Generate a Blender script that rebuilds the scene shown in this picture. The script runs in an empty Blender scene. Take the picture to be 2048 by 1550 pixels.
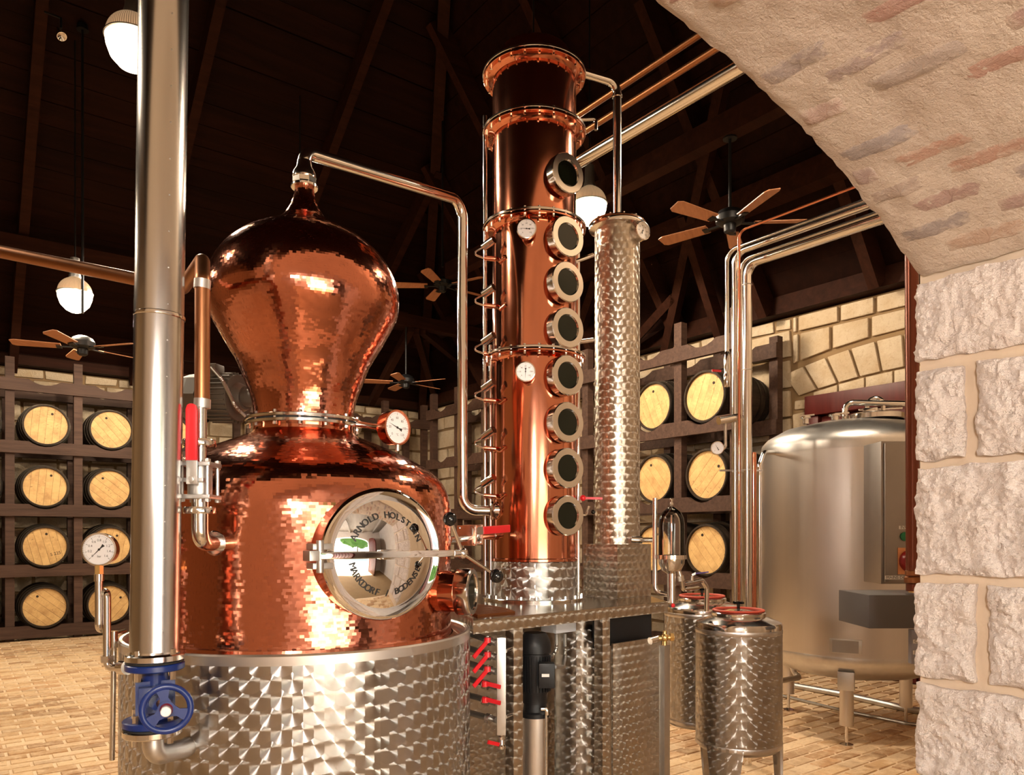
import bpy, bmesh, math, random
from mathutils import Vector as V, Matrix
R = random.Random(7)
PI = math.pi
sc = bpy.context.scene
COL = sc.collection
# ------------------------------------------------------------------ camera, world, light, exposure
F = 1507.0; CX = 1024.0; HZ = 1068.0; CH = 1.5
cd = bpy.data.cameras.new('camera'); cam = bpy.data.objects.new('camera', cd); COL.objects.link(cam)
cam.location = (0, 0, CH); cam.rotation_euler = (PI/2, 0, -math.atan2(.6, .8))
cd.sensor_width = 36; cd.lens = F/2048*36; cd.shift_y = (HZ-775)/2048; cd.clip_start = .05
sc.camera = cam
sc.view_settings.view_transform = 'Standard'; sc.view_settings.look = 'None'
sc.view_settings.gamma = 1; sc.view_settings.use_curve_mapping = False
sc.view_settings.exposure = 0.0
sc.cycles.use_denoising = True
sc.cycles.sample_clamp_indirect = 6; sc.cycles.sample_clamp_direct = 0
sc.cycles.max_bounces = 10; sc.cycles.glossy_bounces = 6
w = bpy.data.worlds.new('world'); sc.world = w; w.use_nodes = True
nt = w.node_tree; bgn = nt.nodes['Background']
sky = nt.nodes.new('ShaderNodeTexSky'); sky.sky_type = 'NISHITA'; sky.sun_disc = False
sky.sun_elevation = math.radians(59); sky.sun_rotation = math.radians(205); sky.air_density = 1.2; sky.dust_density = 2.5
nt.links.new(sky.outputs[0], bgn.inputs[0]); bgn.inputs[1].default_value = 1.2
UX = V((1, 0, 0)); VX = V((0, 1, 0)); ZX = V((0, 0, 1))     # room axes; the camera looks across them
sd = bpy.data.lights.new('sun', 'SUN'); sd.energy = 60; sd.angle = .01; sd.color = (1, .96, .90)
sun = bpy.data.objects.new('sun', sd); COL.objects.link(sun)
sun.rotation_euler = (-(UX*-.22 - VX*.46 + ZX*.86)).to_track_quat('-Z', 'Y').to_euler()
FILL_E = 430.0                                   # glow of the added fill-light globe in the porch
LAMP_W = 250.0                                    # watts of every pendant lamp in the room

def C(x, y, z=0):                                 # camera-aligned ground axes (x right, y away) to room axes
    return V((.8*x+.6*y, -.6*x+.8*y, z))
def CD(x, y, z=0): return C(x, y, z)
def P(px, py, D):                                 # photo pixel at distance D along the view axis
    return C((px-CX)/F*D, D, CH+(HZ-py)/F*D)
def W(u, v, z):
    return UX*u + VX*v + ZX*z
def cu(px, u):                                    # point on plane u=const seen at pixel column px
    a = (px-CX)/F; t = u/(.8*a+.6); return t*(.8-.6*a), t
# ------------------------------------------------------------------ mesh builder
def frame(d, ref=None):
    z = V(d).normalized()
    ref = V(ref) if ref is not None else (V((0, 0, 1)) if abs(z.z) < .95 else V((1, 0, 0)))
    x = ref.cross(z)
    if x.length < 1e-6: x = V((1, 0, 0)).cross(z)
    x.normalize(); y = z.cross(x)
    return x, y, z
class MB:
    def __init__(s): s.v = []; s.f = []; s.uv = []
    def face(s, pts, uvs=None):
        n = len(s.v); s.v += [V(p) for p in pts]; s.f.append(list(range(n, n+len(pts))))
        if uvs is None:
            nrm = (V(pts[1])-V(pts[0])).cross(V(pts[2])-V(pts[0]))
            if nrm.length < 1e-12: nrm = V((0, 0, 1))
            x, y, z = frame(nrm); uvs = [(V(p).dot(x), V(p).dot(y)) for p in pts]
        s.uv.append(uvs)
    def grid(s, g, uvg, close=False, flip=False):          # shared-vertex grid
        n0 = len(s.v); nr = len(g); nc = len(g[0])
        for r in g: s.v += [V(p) for p in r]
        for i in range(nr-1):
            for j in range(nc-1):
                q = [(i, j), (i, j+1), (i+1, j+1), (i+1, j)]
                if flip: q.reverse()
                s.f.append([n0+a*nc+(b % (nc-1) if close else b) for a, b in q])
                s.uv.append([uvg[a][b] for a, b in q])
    def box(s, c, size, ax=None):
        c = V(c); X, Y, Z = ax or (V((1, 0, 0)), V((0, 1, 0)), V((0, 0, 1)))
        X, Y, Z = X*size[0]/2, Y*size[1]/2, Z*size[2]/2
        n0 = len(s.v)
        for k in (-1, 1):
            for j in (-1, 1):
                for i in (-1, 1): s.v.append(c+X*i+Y*j+Z*k)
        sx, sy, sz = size
        for q, (a, b) in (((0, 2, 3, 1), (sy, sx)), ((4, 5, 7, 6), (sx, sy)), ((0, 1, 5, 4), (sx, sz)),
                          ((1, 3, 7, 5), (sy, sz)), ((3, 2, 6, 7), (sx, sz)), ((2, 0, 4, 6), (sy, sz))):
            s.f.append([n0+i for i in q]); s.uv.append([(0, 0), (a, 0), (a, b), (0, b)])
        return s
    def beam(s, A, B, wd, ht, up=(0, 0, 1)):
        A, B = V(A), V(B); d = (B-A); L = d.length; d.normalize()
        x = d.cross(V(up)).normalized(); y = x.cross(d)
        return s.box((A+B)/2, (wd, ht, L), (x, y, d))
    def lathe(s, prof, o=(0, 0, 0), d=(0, 0, 1), n=32, ref=None, a0=0, a1=2*PI, uR=None):
        o = V(o); x, y, z = frame(d, ref); uR = uR or max(p[0] for p in prof)
        full = abs(a1-a0-2*PI) < 1e-6
        arc = 0; g = []; ug = []
        for i, (r, h) in enumerate(prof):
            if i: arc += math.hypot(r-prof[i-1][0], h-prof[i-1][1])
            row = []; ur = []
            for j in range(n+1):
                a = a0+(a1-a0)*j/n
                row.append(o+x*(r*math.cos(a))+y*(r*math.sin(a))+z*h); ur.append((a*uR, arc))
            g.append(row); ug.append(ur)
        s.grid(g, ug, close=full); return s
    def cyl(s, A, B, r, n=24, r2=None):
        A, B = V(A), V(B); L = (B-A).length; r2 = r if r2 is None else r2
        return s.lathe([(1e-5, 0), (r, 0), (r2, L), (1e-5, L)], A, B-A, n)
    def sphere(s, c, r, n=20, sz=1.0, d=(0, 0, 1)):
        m = max(6, n//2)
        return s.lathe([(max(1e-5, r*math.sin(PI*i/m)), -r*sz*math.cos(PI*i/m)) for i in range(m+1)], c, d, n)
    def tube(s, pts, r, n=14, fil=.06, cap=True, seg=7):
        pts = [V(p) for p in pts]; path = [pts[0]]
        for i in range(1, len(pts)-1):
            a, b, c = pts[i-1], pts[i], pts[i+1]
            d1 = (a-b); d2 = (c-b); l1, l2 = d1.length, d2.length; d1.normalize(); d2.normalize()
            ang = d1.angle(d2)
            if ang > PI-.02 or fil <= 0: path.append(b); continue
            t = min(fil/math.tan(ang/2), l1*.49, l2*.49); fr = t*math.tan(ang/2)
            p1, p2 = b+d1*t, b+d2*t
            cen = b+(d1+d2).normalized()*(fr/math.sin(ang/2))
            e1, e2 = p1-cen, p2-cen; tot = e1.angle(e2)
            for k in range(seg+1):
                q = k/seg
                path.append(cen+(e1*math.sin((1-q)*tot)+e2*math.sin(q*tot))/math.sin(tot))
        path.append(pts[-1])
        T = []
        for i in range(len(path)):
            a = path[max(0, i-1)]; b = path[min(len(path)-1, i+1)]; T.append((b-a).normalized())
        x, y, z = frame(T[0]); g = []; ug = []; L = 0
        for i, p in enumerate(path):
            if i:
                L += (p-path[i-1]).length
                q = T[i-1].rotation_difference(T[i]); x = q @ x; y = q @ y
            rr = r(L) if callable(r) else r
            if i == 0 and cap: g.append([p]*(n+1)); ug.append([(0, 0)]*(n+1))
            g.append([p+x*(rr*math.cos(2*PI*j/n))+y*(rr*math.sin(2*PI*j/n)) for j in range(n+1)])
            ug.append([(j/n*2*PI*rr, L) for j in range(n+1)])
        if cap: g.append([path[-1]]*(n+1)); ug.append([(0, L)]*(n+1))
        s.grid(g, ug, close=True); return s
    def prism(s, poly, o, X, Y, N, th):                     # polygon extruded along N from o
        o, X, Y, N = V(o), V(X), V(Y), V(N)
        A = [o+X*a+Y*b for a, b in poly]; B = [p+N*th for p in A]
        flip = (X.cross(Y)).dot(N) < 0
        f1 = list(B); f0 = list(reversed(A)); u1 = list(poly); u0 = list(reversed(poly))
        if flip: f1.reverse(); f0.reverse(); u1.reverse(); u0.reverse()
        s.face(f1, u1); s.face(f0, u0); L = 0
        for i in range(len(A)):
            j = (i+1) % len(A); l = (A[j]-A[i]).length
            q = [A[i], A[j], B[j], B[i]]; uq = [(L, 0), (L+l, 0), (L+l, th), (L, th)]
            if flip: q.reverse(); uq.reverse()
            s.face(q, uq); L += l
        return s
    def text(s, body, o, X, Y, size, lift=0, N=None, align='CENTER'):
        vs, fs = font(body, align); n0 = len(s.v); o, X, Y = V(o), V(X), V(Y)
        for a, b in vs: s.v.append(o+X*(a*size)+Y*(b*size))
        for f in fs: s.f.append([n0+i for i in f]); s.uv.append([(0, 0)]*len(f))
        return s
    def mesh(s, name, org=V((0, 0, 0)), smooth=True, bevel=0, bseg=2, merge=False):
        me = bpy.data.meshes.new(name)
        me.from_pydata([p-org for p in s.v], [], s.f)
        ul = me.uv_layers.new(name='UVMap'); i = 0
        flat = []
        for q in s.uv:
            for a in q: flat += [a[0], a[1]]
        ul.data.foreach_set('uv', flat)
        if bevel or merge:
            bm = bmesh.new(); bm.from_mesh(me)
            bmesh.ops.remove_doubles(bm, verts=bm.verts, dist=1e-5)
            bmesh.ops.recalc_face_normals(bm, faces=bm.faces)
            if bevel:
                es = [e for e in bm.edges if len(e.link_faces) == 2 and e.calc_face_angle(0) > .5]
                bmesh.ops.bevel(bm, geom=es, offset=bevel, segments=bseg, affect='EDGES', profile=.6)
            bm.to_mesh(me); bm.free()
        if smooth:
            me.polygons.foreach_set('use_smooth', [True]*len(me.polygons))
            me.set_sharp_from_angle(angle=math.radians(32))
        me.validate(); me.update()
        return me
_font = {}
def font(body, align):
    k = (body, align)
    if k not in _font:
        c = bpy.data.curves.new('t', 'FONT'); c.body = body; c.size = 1; c.resolution_u = 3
        c.align_x = align; c.align_y = 'CENTER'
        o = bpy.data.objects.new('t', c); COL.objects.link(o)
        dg = bpy.context.evaluated_depsgraph_get(); m = o.evaluated_get(dg).to_mesh()
        _font[k] = ([(v.co.x, v.co.y) for v in m.vertices], [list(p.vertices) for p in m.polygons])
        o.evaluated_get(dg).to_mesh_clear(); bpy.data.objects.remove(o); bpy.data.curves.remove(c)
    return _font[k]
ORG = {}
def thing(name, label, cat, loc=(0, 0, 0), rot=0, group=None):
    o = bpy.data.objects.new(name, None); COL.objects.link(o); o.empty_display_size = .1
    o.location = loc; o.rotation_euler = (0, 0, rot); o['label'] = label; o['category'] = cat
    if group: o['group'] = group
    ORG[o.name] = V(loc); return o
def part(par, name, mb, mat, local=False, label=None, kind=None, **k):
    org = V((0, 0, 0)) if (par is None or local) else ORG[par.name]
    me = mb if isinstance(mb, bpy.types.Mesh) else mb.mesh(name, org, **k)
    if not me.materials: me.materials.append(mat)
    o = bpy.data.objects.new(name, me); COL.objects.link(o)
    if par is not None: o.parent = par
    ORG[o.name] = org if par is not None else V((0, 0, 0))
    if label: o['label'] = label
    if kind: o['kind'] = kind
    return o
def solo(name, mb, mat, label, cat, base=None, group=None, **k):          # a thing that is one mesh
    base = V(base) if base is not None else V((0, 0, 0))
    o = bpy.data.objects.new(name, mb.mesh(name, base, **k)); o.data.materials.append(mat); COL.objects.link(o)
    o.location = base; o['label'] = label; o['category'] = cat
    if group: o['group'] = group
    ORG[o.name] = base; return o
def struct(name, mb, mat, label=None, par=None, **k):
    o = part(par, name, mb, mat, **k); o['kind'] = 'structure'
    if label: o['label'] = label; o['category'] = name.split('_')[0]
    return o
def copy_tree(o, par=None):
    c = o.copy(); COL.objects.link(c); c.parent = par; ORG[c.name] = V(c.location)
    for ch in list(o.children): copy_tree(ch, c)
    return c
# ------------------------------------------------------------------ materials
class NT:
    def __init__(s, name):
        s.m = bpy.data.materials.new(name); s.m.use_nodes = True; s.t = s.m.node_tree
        s.b = s.t.nodes['Principled BSDF']; s.out = s.t.nodes['Material Output']
    def n(s, typ, **k):
        nd = s.t.nodes.new(typ)
        for a, b in k.items():
            if a.startswith('i_'):
                key = a[2:]; nd.inputs[int(key) if key.isdigit() else key.replace('_', ' ')].default_value = b
            else: setattr(nd, a, b)
        return nd
    def l(s, a, b): s.t.links.new(a, b)
    def set(s, **k):
        for a, b in k.items():
            key = a.replace('_', ' ')
            if key == 'Base Color' or key == 'Emission Color': b = (*b, 1) if len(b) == 3 else b
            s.b.inputs[key].default_value = b
        return s
    def math(s, op, a, b=None, c=None):
        nd = s.n('ShaderNodeMath', operation=op)
        for i, q in enumerate((a, b, c)):
            if q is None: continue
            if isinstance(q, (int, float)): nd.inputs[i].default_value = q
            else: s.l(q, nd.inputs[i])
        return nd.outputs[0]
    def vm(s, op, a, b=None, scale=None):
        nd = s.n('ShaderNodeVectorMath', operation=op)
        for i, q in enumerate((a, b)):
            if q is None: continue
            if isinstance(q, tuple): nd.inputs[i].default_value = q
            else: s.l(q, nd.inputs[i])
        if scale is not None:
            if isinstance(scale, (int, float)): nd.inputs['Scale'].default_value = scale
            else: s.l(scale, nd.inputs['Scale'])
        return nd.outputs['Value' if op in ('DOT_PRODUCT', 'LENGTH') else 'Vector']
    def coord(s, kind='Object', scale=(1, 1, 1)):
        tc = s.n('ShaderNodeTexCoord'); mp = s.n('ShaderNodeMapping'); mp.inputs['Scale'].default_value = scale
        s.l(tc.outputs[kind], mp.inputs['Vector']); return mp.outputs[0]
    def noise(s, vec, scale, detail=4, rough=.55, dist=0):
        nd = s.n('ShaderNodeTexNoise'); nd.inputs['Scale'].default_value = scale; nd.inputs['Detail'].default_value = detail
        nd.inputs['Roughness'].default_value = rough; nd.inputs['Distortion'].default_value = dist
        s.l(vec, nd.inputs['Vector']); return nd.outputs['Fac']
    def ramp(s, fac, stops):
        nd = s.n('ShaderNodeValToRGB'); cr = nd.color_ramp
        while len(cr.elements) < len(stops): cr.elements.new(.5)
        for e, (p, c) in zip(cr.elements, stops):
            e.position = p; e.color = (*c, 1) if len(c) == 3 else c
        s.l(fac, nd.inputs[0]); return nd.outputs[0]
    def mix(s, fac, a, b, blend='MIX'):
        nd = s.n('ShaderNodeMix', data_type='RGBA', blend_type=blend)
        for key, q in ((0, fac), (6, a), (7, b)):
            if isinstance(q, (int, float)): nd.inputs[key].default_value = q
            elif isinstance(q, tuple): nd.inputs[key].default_value = (*q, 1)
            else: s.l(q, nd.inputs[key])
        return nd.outputs[2]
    def bump(s, h, strength=.3, dist=.01, prev=None):
        nd = s.n('ShaderNodeBump'); nd.inputs['Strength'].default_value = strength; nd.inputs['Distance'].default_value = dist
        s.l(h, nd.inputs['Height'])
        if prev: s.l(prev, nd.inputs['Normal'])
        return nd.outputs[0]
    def col(s, c): s.l(c, s.b.inputs['Base Color'])
    def nrm(s, c): s.l(c, s.b.inputs['Normal'])
def plain(name, col, rough=.5, metal=0, **k):
    q = NT(name).set(Base_Color=col, Roughness=rough, Metallic=metal, **k); return q.m
def metal(name, col, rough, var=.06, scale=6, stretch=(1, 1, 1), aniso=0, spots=0):
    q = NT(name).set(Base_Color=col, Roughness=rough, Metallic=1.0, Anisotropic=aniso)
    c = q.coord('Object', stretch); f = q.noise(c, scale, 5, .6)
    q.l(q.math('MULTIPLY_ADD', f, var*2, rough-var), q.b.inputs['Roughness'])
    dk = tuple(x*.82 for x in col)
    q.col(q.mix(f, col, dk)); return q.m
def swirl(name, col=(.74, .72, .69), cell=.055, rough=.36, an=1.0, lean0=.015):
    q = NT(name).set(Base_Color=col, Metallic=1.0, Anisotropic=an, Roughness=rough)
    uv = q.n('ShaderNodeUVMap', uv_map='UVMap').outputs[0]
    uv = q.vm('SCALE', uv, scale=1/cell)
    sp = q.n('ShaderNodeSeparateXYZ'); q.l(uv, sp.inputs[0]); x, y = sp.outputs[0], sp.outputs[1]
    p, r = .80, .66
    def cand(row):
        off = q.math('MULTIPLY', q.math('FRACT', q.math('MULTIPLY', row, .5)), 1.0)
        cxx = q.math('ADD', q.math('ROUND', q.math('SUBTRACT', x, off)), off)
        dx = q.math('SUBTRACT', x, cxx); dy = q.math('SUBTRACT', y, q.math('MULTIPLY', row, p))
        dd = q.math('ADD', q.math('MULTIPLY', dx, dx), q.math('MULTIPLY', dy, dy))
        return dx, dy, dd, cxx
    r1 = q.math('FLOOR', q.math('DIVIDE', q.math('ADD', y, r), p)); r0 = q.math('SUBTRACT', r1, 1)
    ax, ay, ad, ac = cand(r1); bx, by, bd, bc = cand(r0)
    ins = q.math('LESS_THAN', ad, r*r)
    def sel(a, b): return q.math('ADD', q.math('MULTIPLY', a, ins), q.math('MULTIPLY', b, q.math('SUBTRACT', 1, ins)))
    dx, dy = sel(ax, bx), sel(ay, by)
    tn = q.n('ShaderNodeTangent', direction_type='UV_MAP', uv_map='UVMap').outputs[0]
    ge = q.n('ShaderNodeNewGeometry').outputs['Normal']
    bt = q.vm('CROSS_PRODUCT', ge, tn)
    tv = q.vm('NORMALIZE', q.vm('ADD', q.vm('SCALE', tn, scale=dx), q.vm('SCALE', bt, scale=dy)))
    q.l(tv, q.b.inputs['Tangent'])
    # every disc leans a little
    cb = q.n('ShaderNodeCombineXYZ'); q.l(sel(ac, bc), cb.inputs[0]); q.l(sel(r1, r0), cb.inputs[1])
    wn = q.n('ShaderNodeTexWhiteNoise', noise_dimensions='2D'); q.l(cb.outputs[0], wn.inputs['Vector'])
    rv = q.vm('SUBTRACT', wn.outputs['Color'], (.5, .5, .5))
    dq = q.math('ADD', q.math('MULTIPLY', dx, dx), q.math('MULTIPLY', dy, dy)); dq = q.math('MULTIPLY_ADD', q.math('MULTIPLY', dq, dq), 0.45, lean0)
    lean = q.vm('ADD', q.vm('SCALE', tn, scale=q.math('MULTIPLY', dx, dq)), q.vm('SCALE', bt, scale=q.math('MULTIPLY', dy, dq)))
    nn = q.vm('NORMALIZE', q.vm('ADD', q.vm('ADD', ge, lean), q.vm('SCALE', rv, scale=.012)))
    q.l(nn, q.b.inputs['Normal'])
    q.col(q.mix(wn.outputs['Value'], col, tuple(c*.86 for c in col)))
    return q.m
def wood(name, c1, c2, scale=1.0, axis=0, rough=.6, bump=.15, obj_var=.5, spec=.25):
    q = NT(name).set(Roughness=rough, Specular_IOR_Level=spec)
    st = [9, 9, 9]; st[axis] = .7
    oi = q.n('ShaderNodeObjectInfo').outputs['Random']
    c = q.coord('Object', tuple(x*scale for x in st))
    ad = q.n('ShaderNodeVectorMath', operation='ADD'); q.l(c, ad.inputs[0])
    cb = q.n('ShaderNodeCombineXYZ'); q.l(q.math('MULTIPLY', oi, 37), cb.inputs[0]); q.l(q.math('MULTIPLY', oi, 17), cb.inputs[1])
    q.l(cb.outputs[0], ad.inputs[1]); c = ad.outputs[0]
    f = q.noise(c, 2.2, 6, .6, .6); g = q.noise(c, 14, 4, .6)
    m = q.mix(q.ramp(f, [(.3, (0, 0, 0)), (.7, (1, 1, 1))]), c1, c2)
    m = q.mix(q.math('MULTIPLY', oi, obj_var), m, tuple(x*.6 for x in c1))
    q.col(m); q.nrm(q.bump(q.math('ADD', f, g), bump, .01)); return q.m
M = {}
M['hammered'] = metal('hammered_copper', (.68, .25, .155), .12, .04, 30)
M['copper'] = metal('polished_copper', (.72, .28, .17), .12, .05, 8)
M['copper_dull'] = metal('dull_copper', (.34, .145, .065), .38, .10, 20)
M['copper_paint'] = plain('copper_brown_pipe', (.17, .045, .022), .25, .5)
M['steel'] = metal('polished_steel', (.80, .77, .74), .13, .04, 10)
M['mirror'] = plain('mirror_steel', (.86, .85, .83), .025, 1.0)
M['brushed'] = metal('brushed_steel', (.70, .66, .63), .33, .03, 6, (1, 1, .02), .6)
M['flue'] = metal('flue_steel', (.62, .595, .575), .2, .05, 14, (1, 1, .02), .5)
M['satin'] = metal('satin_steel', (.62, .60, .58), .36, .08, 25)
M['cast'] = metal('cast_steel', (.55, .53, .51), .42, .1, 60)
M['swirl'] = swirl('swirl_steel', (.50, .475, .455), .062, .33, 1.0, .03)
M['swirl_small'] = swirl('swirl_steel_fine', (.50, .47, .44), .052, .29, 1.0, .05)
M['swirl_warm'] = swirl('swirl_steel_warm', (.56, .50, .43), .045, .36, .9, .13)
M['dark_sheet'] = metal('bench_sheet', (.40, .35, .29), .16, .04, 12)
M['brass'] = metal('brass', (.80, .58, .25), .3, .08, 20)
M['black'] = plain('black_plastic', (.006, .006, .006), .12)
M['black_paint'] = plain('black_paint', (.008, .008, .009), .42, Specular_IOR_Level=.3)
M['grey_box'] = plain('grey_enclosure', (.085, .078, .077), .45)
M['pale_box'] = plain('pale_grey_plastic', (.62, .63, .68), .5)
M['lilac'] = plain('lilac_grey_panel', (.30, .30, .36), .5)
M['panel_grey'] = metal('panel_steel', (.36, .33, .31), .42, .05, 8)
M['red'] = plain('red_plastic', (.62, .012, .02), .32)
M['dkred'] = plain('dark_red_plastic', (.26, .01, .012), .3)
M['green'] = plain('green_plastic', (.0, .17, .06), .3)
M['orange'] = plain('orange_plate', (.75, .33, .14), .5)
M['purple'] = plain('purple_plastic', (.09, .06, .25), .4)
M['blue'] = plain('blue_paint', (.004, .02, .13), .32)
M['gasket'] = plain('black_rubber', (.01, .01, .01), .7)
M['redgasket'] = plain('red_rubber', (.5, .06, .03), .5)
M['dial'] = plain('dial_white', (.86, .85, .86), .35)
M['ink'] = plain('ink_black', (.015, .013, .012), .6)
M['white'] = plain('white_plastic', (.8, .78, .76), .4)
M['motor'] = plain('motor_casting', (.075, .058, .042), .5)
M['conduit'] = metal('conduit_steel', (.5, .48, .45), .35, .05, 20)
M['sight'] = plain('dark_sight_glass', (.004, .006, .003), .02, Specular_IOR_Level=.35)
q = NT('clear_glass'); gl = q.n('ShaderNodeBsdfGlossy', i_Roughness=.02); tr = q.n('ShaderNodeBsdfTransparent'); tr.inputs[0].default_value = (.93, .93, .93, 1)
lw = q.n('ShaderNodeFresnel', i_IOR=1.5); mx_ = q.n('ShaderNodeMixShader'); q.l(lw.outputs[0], mx_.inputs[0]); q.l(tr.outputs[0], mx_.inputs[1]); q.l(gl.outputs[0], mx_.inputs[2]); q.l(mx_.outputs[0], q.out.inputs[0]); M['glass'] = q.m
M['rack'] = wood('rack_wood', (.048, .024, .016), (.10, .054, .037), 1.2, 0, .6, .25, .35)
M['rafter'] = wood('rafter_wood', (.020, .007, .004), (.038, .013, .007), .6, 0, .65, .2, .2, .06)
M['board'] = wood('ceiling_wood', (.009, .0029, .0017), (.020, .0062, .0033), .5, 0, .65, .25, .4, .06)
M['fan'] = wood('fan_blade_wood', (.36, .15, .075), (.48, .22, .11), 2.0, 0, .45, .05, .1)
M['door'] = wood('dark_red_wood', (.065, .008, .006), (.09, .012, .009), 1.0, 2, .4, .05, .1)
M['stave'] = wood('barrel_stave', (.016, .011, .008), (.05, .032, .020), 1.5, 1, .6, .3, .3)
M['hoop'] = metal('hoop_iron', (.10, .085, .07), .5, .1, 20)
# barrel heads: raw oak with stains and stencil ink
q = NT('barrel_head').set(Roughness=.62)
oi = q.n('ShaderNodeObjectInfo').outputs['Random']
c = q.coord('Object', (1, 1, 1)); cb = q.n('ShaderNodeCombineXYZ'); q.l(q.math('MULTIPLY', oi, 31), cb.inputs[0]); q.l(q.math('MULTIPLY', oi, 53), cb.inputs[2])
c2 = q.vm('ADD', c, cb.outputs[0]); st = q.vm('MULTIPLY', c2, (3, 1, 30))
f = q.noise(st, 1.5, 5, .6, .4); blot = q.noise(c2, 5, 5, .65); ink = q.noise(q.vm('MULTIPLY', c2, (1, 1, 2.2)), 26, 3, .6)
inkz = q.noise(c2, 4.0, 2, .5)
m = q.mix(f, (.58, .36, .135), (.76, .51, .22))
m = q.mix(q.ramp(blot, [(.40, (0, 0, 0)), (.72, (.85, .85, .85))]), m, (.36, .19, .065))
im = q.math('MULTIPLY', q.ramp(ink, [(.60, (0, 0, 0)), (.66, (1, 1, 1))]), q.ramp(inkz, [(.5, (0, 0, 0)), (.58, (.7, .7, .7))]))
q.col(q.mix(im, m, (.09, .045, .02))); q.nrm(q.bump(f, .12, .006)); M['head'] = q.m
# limestone, mortar
def stone(name, c1, c2, c3, sc_=1.0, bs=.6, bd=.02):
    q = NT(name).set(Roughness=.9, Specular_IOR_Level=.2)
    oi = q.n('ShaderNodeObjectInfo').outputs['Random']; cb = q.n('ShaderNodeCombineXYZ'); q.l(q.math('MULTIPLY', oi, 41), cb.inputs[1])
    c = q.vm('ADD', q.coord('Object'), cb.outputs[0])
    a = q.noise(c, 3.5*sc_, 6, .6); b = q.noise(c, 22*sc_, 6, .7); d = q.noise(c, 90*sc_, 4, .7)
    m = q.mix(q.ramp(a, [(.40, (0, 0, 0)), (.72, (1, 1, 1))]), c1, c2)
    m = q.mix(q.ramp(b, [(.52, (0, 0, 0)), (.80, (.65, .65, .65))]), m, c3)
    m = q.mix(q.math('MULTIPLY', oi, .35), m, c2)
    q.col(m); n1 = q.bump(b, bs, bd); q.nrm(q.bump(d, bs*.6, bd*.3, n1)); return q.m
M['pier'] = stone('rough_limestone', (.93, .82, .765), (.87, .74, .66), (.70, .53, .43), 1.3, 1.0, .035)
M['limestone'] = stone('wall_limestone', (.68, .57, .42), (.54, .40, .25), (.36, .23, .12), 1.2, .7, .03)
M['porchstone'] = stone('porch_limestone', (.52, .48, .45), (.46, .41, .37), (.36, .30, .26), 1.0, .6, .02)
M['mortar'] = stone('mortar', (.58, .46, .35), (.53, .41, .30), (.46, .34, .24), 1.0, .2, .005)
M['wallmortar'] = stone('wall_mortar', (.27, .18, .095), (.24, .155, .08), (.2, .13, .065), 1.0, .2, .005)
q = NT('soffit_plaster').set(Roughness=.9, Specular_IOR_Level=.2)
c = q.coord('Object'); a = q.noise(c, 3, 5, .6); b = q.noise(c, 28, 6, .7); d = q.noise(c, 150, 3, .6)
m = q.mix(q.ramp(a, [(.4, (0, 0, 0)), (.7, (1, 1, 1))]), (.44, .355, .285), (.39, .305, .245))
m = q.mix(q.ramp(b, [(.55, (0, 0, 0)), (.8, (.5, .5, .5))]), m, (.30, .225, .18))
q.col(m); q.nrm(q.bump(d, .5, .004, q.bump(b, .6, .014))); M['plaster'] = q.m
q = NT('limewashed_brick').set(Roughness=.9, Specular_IOR_Level=.2)
oi = q.n('ShaderNodeObjectInfo').outputs['Random']
c = q.coord('Object'); b = q.noise(c, 14, 6, .7); d = q.noise(c, 60, 5, .7); e = q.noise(c, 150, 3, .6)
bc = q.ramp(oi, [(0, (.31, .15, .115)), (.2, (.17, .145, .14)), (.4, (.33, .215, .18)), (.55, (.23, .2, .185)), (.72, (.37, .205, .115)), (.85, (.29, .145, .115)), (1, (.21, .18, .175))])
bc = q.mix(q.math('MULTIPLY', d, .5), bc, (.48, .39, .32))
g = q.n('ShaderNodeUVMap', uv_map='UVMap').outputs[0]; sp = q.n('ShaderNodeSeparateXYZ'); q.l(g, sp.inputs[0])
def edge(s_): return q.math('MULTIPLY', q.math('ABSOLUTE', q.math('SUBTRACT', s_, .5)), 2)
ex = q.math('POWER', edge(sp.outputs[0]), 5); ey = q.math('POWER', edge(sp.outputs[1]), 3)
em = q.math('ADD', q.math('ADD', q.math('MAXIMUM', ex, ey), q.math('MULTIPLY', q.math('FRACT', q.math('MULTIPLY', oi, 7.3)), .35)), q.math('ADD', q.math('MULTIPLY', q.math('SUBTRACT', b, .5), 2.2), q.math('MULTIPLY', q.math('SUBTRACT', d, .5), 1.3)))
q.col(q.mix(q.ramp(em, [(.28, (0, 0, 0)), (1.0, (1, 1, 1))]), bc, (.42, .335, .265)))
q.nrm(q.bump(e, .4, .004, q.bump(d, .45, .010))); M['limebrick'] = q.m
# floor bricks
q = NT('floor_brick').set(Roughness=.55)
oi = q.n('ShaderNodeObjectInfo').outputs['Random']; ri = q.n('ShaderNodeNewGeometry').outputs['Random Per Island']
rr = q.math('FRACT', q.math('ADD', oi, ri)); gp = q.n('ShaderNodeNewGeometry').outputs['Position']
b = q.noise(gp, 9, 6, .7); d = q.noise(gp, 40, 5, .7)
bc = q.ramp(rr, [(0, (.62, .40, .21)), (.25, (.74, .53, .31)), (.45, (.48, .28, .13)), (.65, (.78, .58, .37)), (.82, (.34, .19, .09)), (1, (.58, .34, .17))])
bc = q.mix(q.ramp(b, [(.45, (0, 0, 0)), (.7, (1, 1, 1))]), bc, (.78, .59, .38))
q.col(q.mix(q.ramp(d, [(.5, (0, 0, 0)), (.85, (.6, .6, .6))]), bc, (.24, .13, .065)))
q.nrm(q.bump(d, .35, .006, q.bump(b, .3, .02))); M['paver'] = q.m
M['grout'] = stone('floor_mortar', (.76, .60, .42), (.68, .51, .34), (.54, .38, .24), 1.0, .25, .006)
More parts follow.
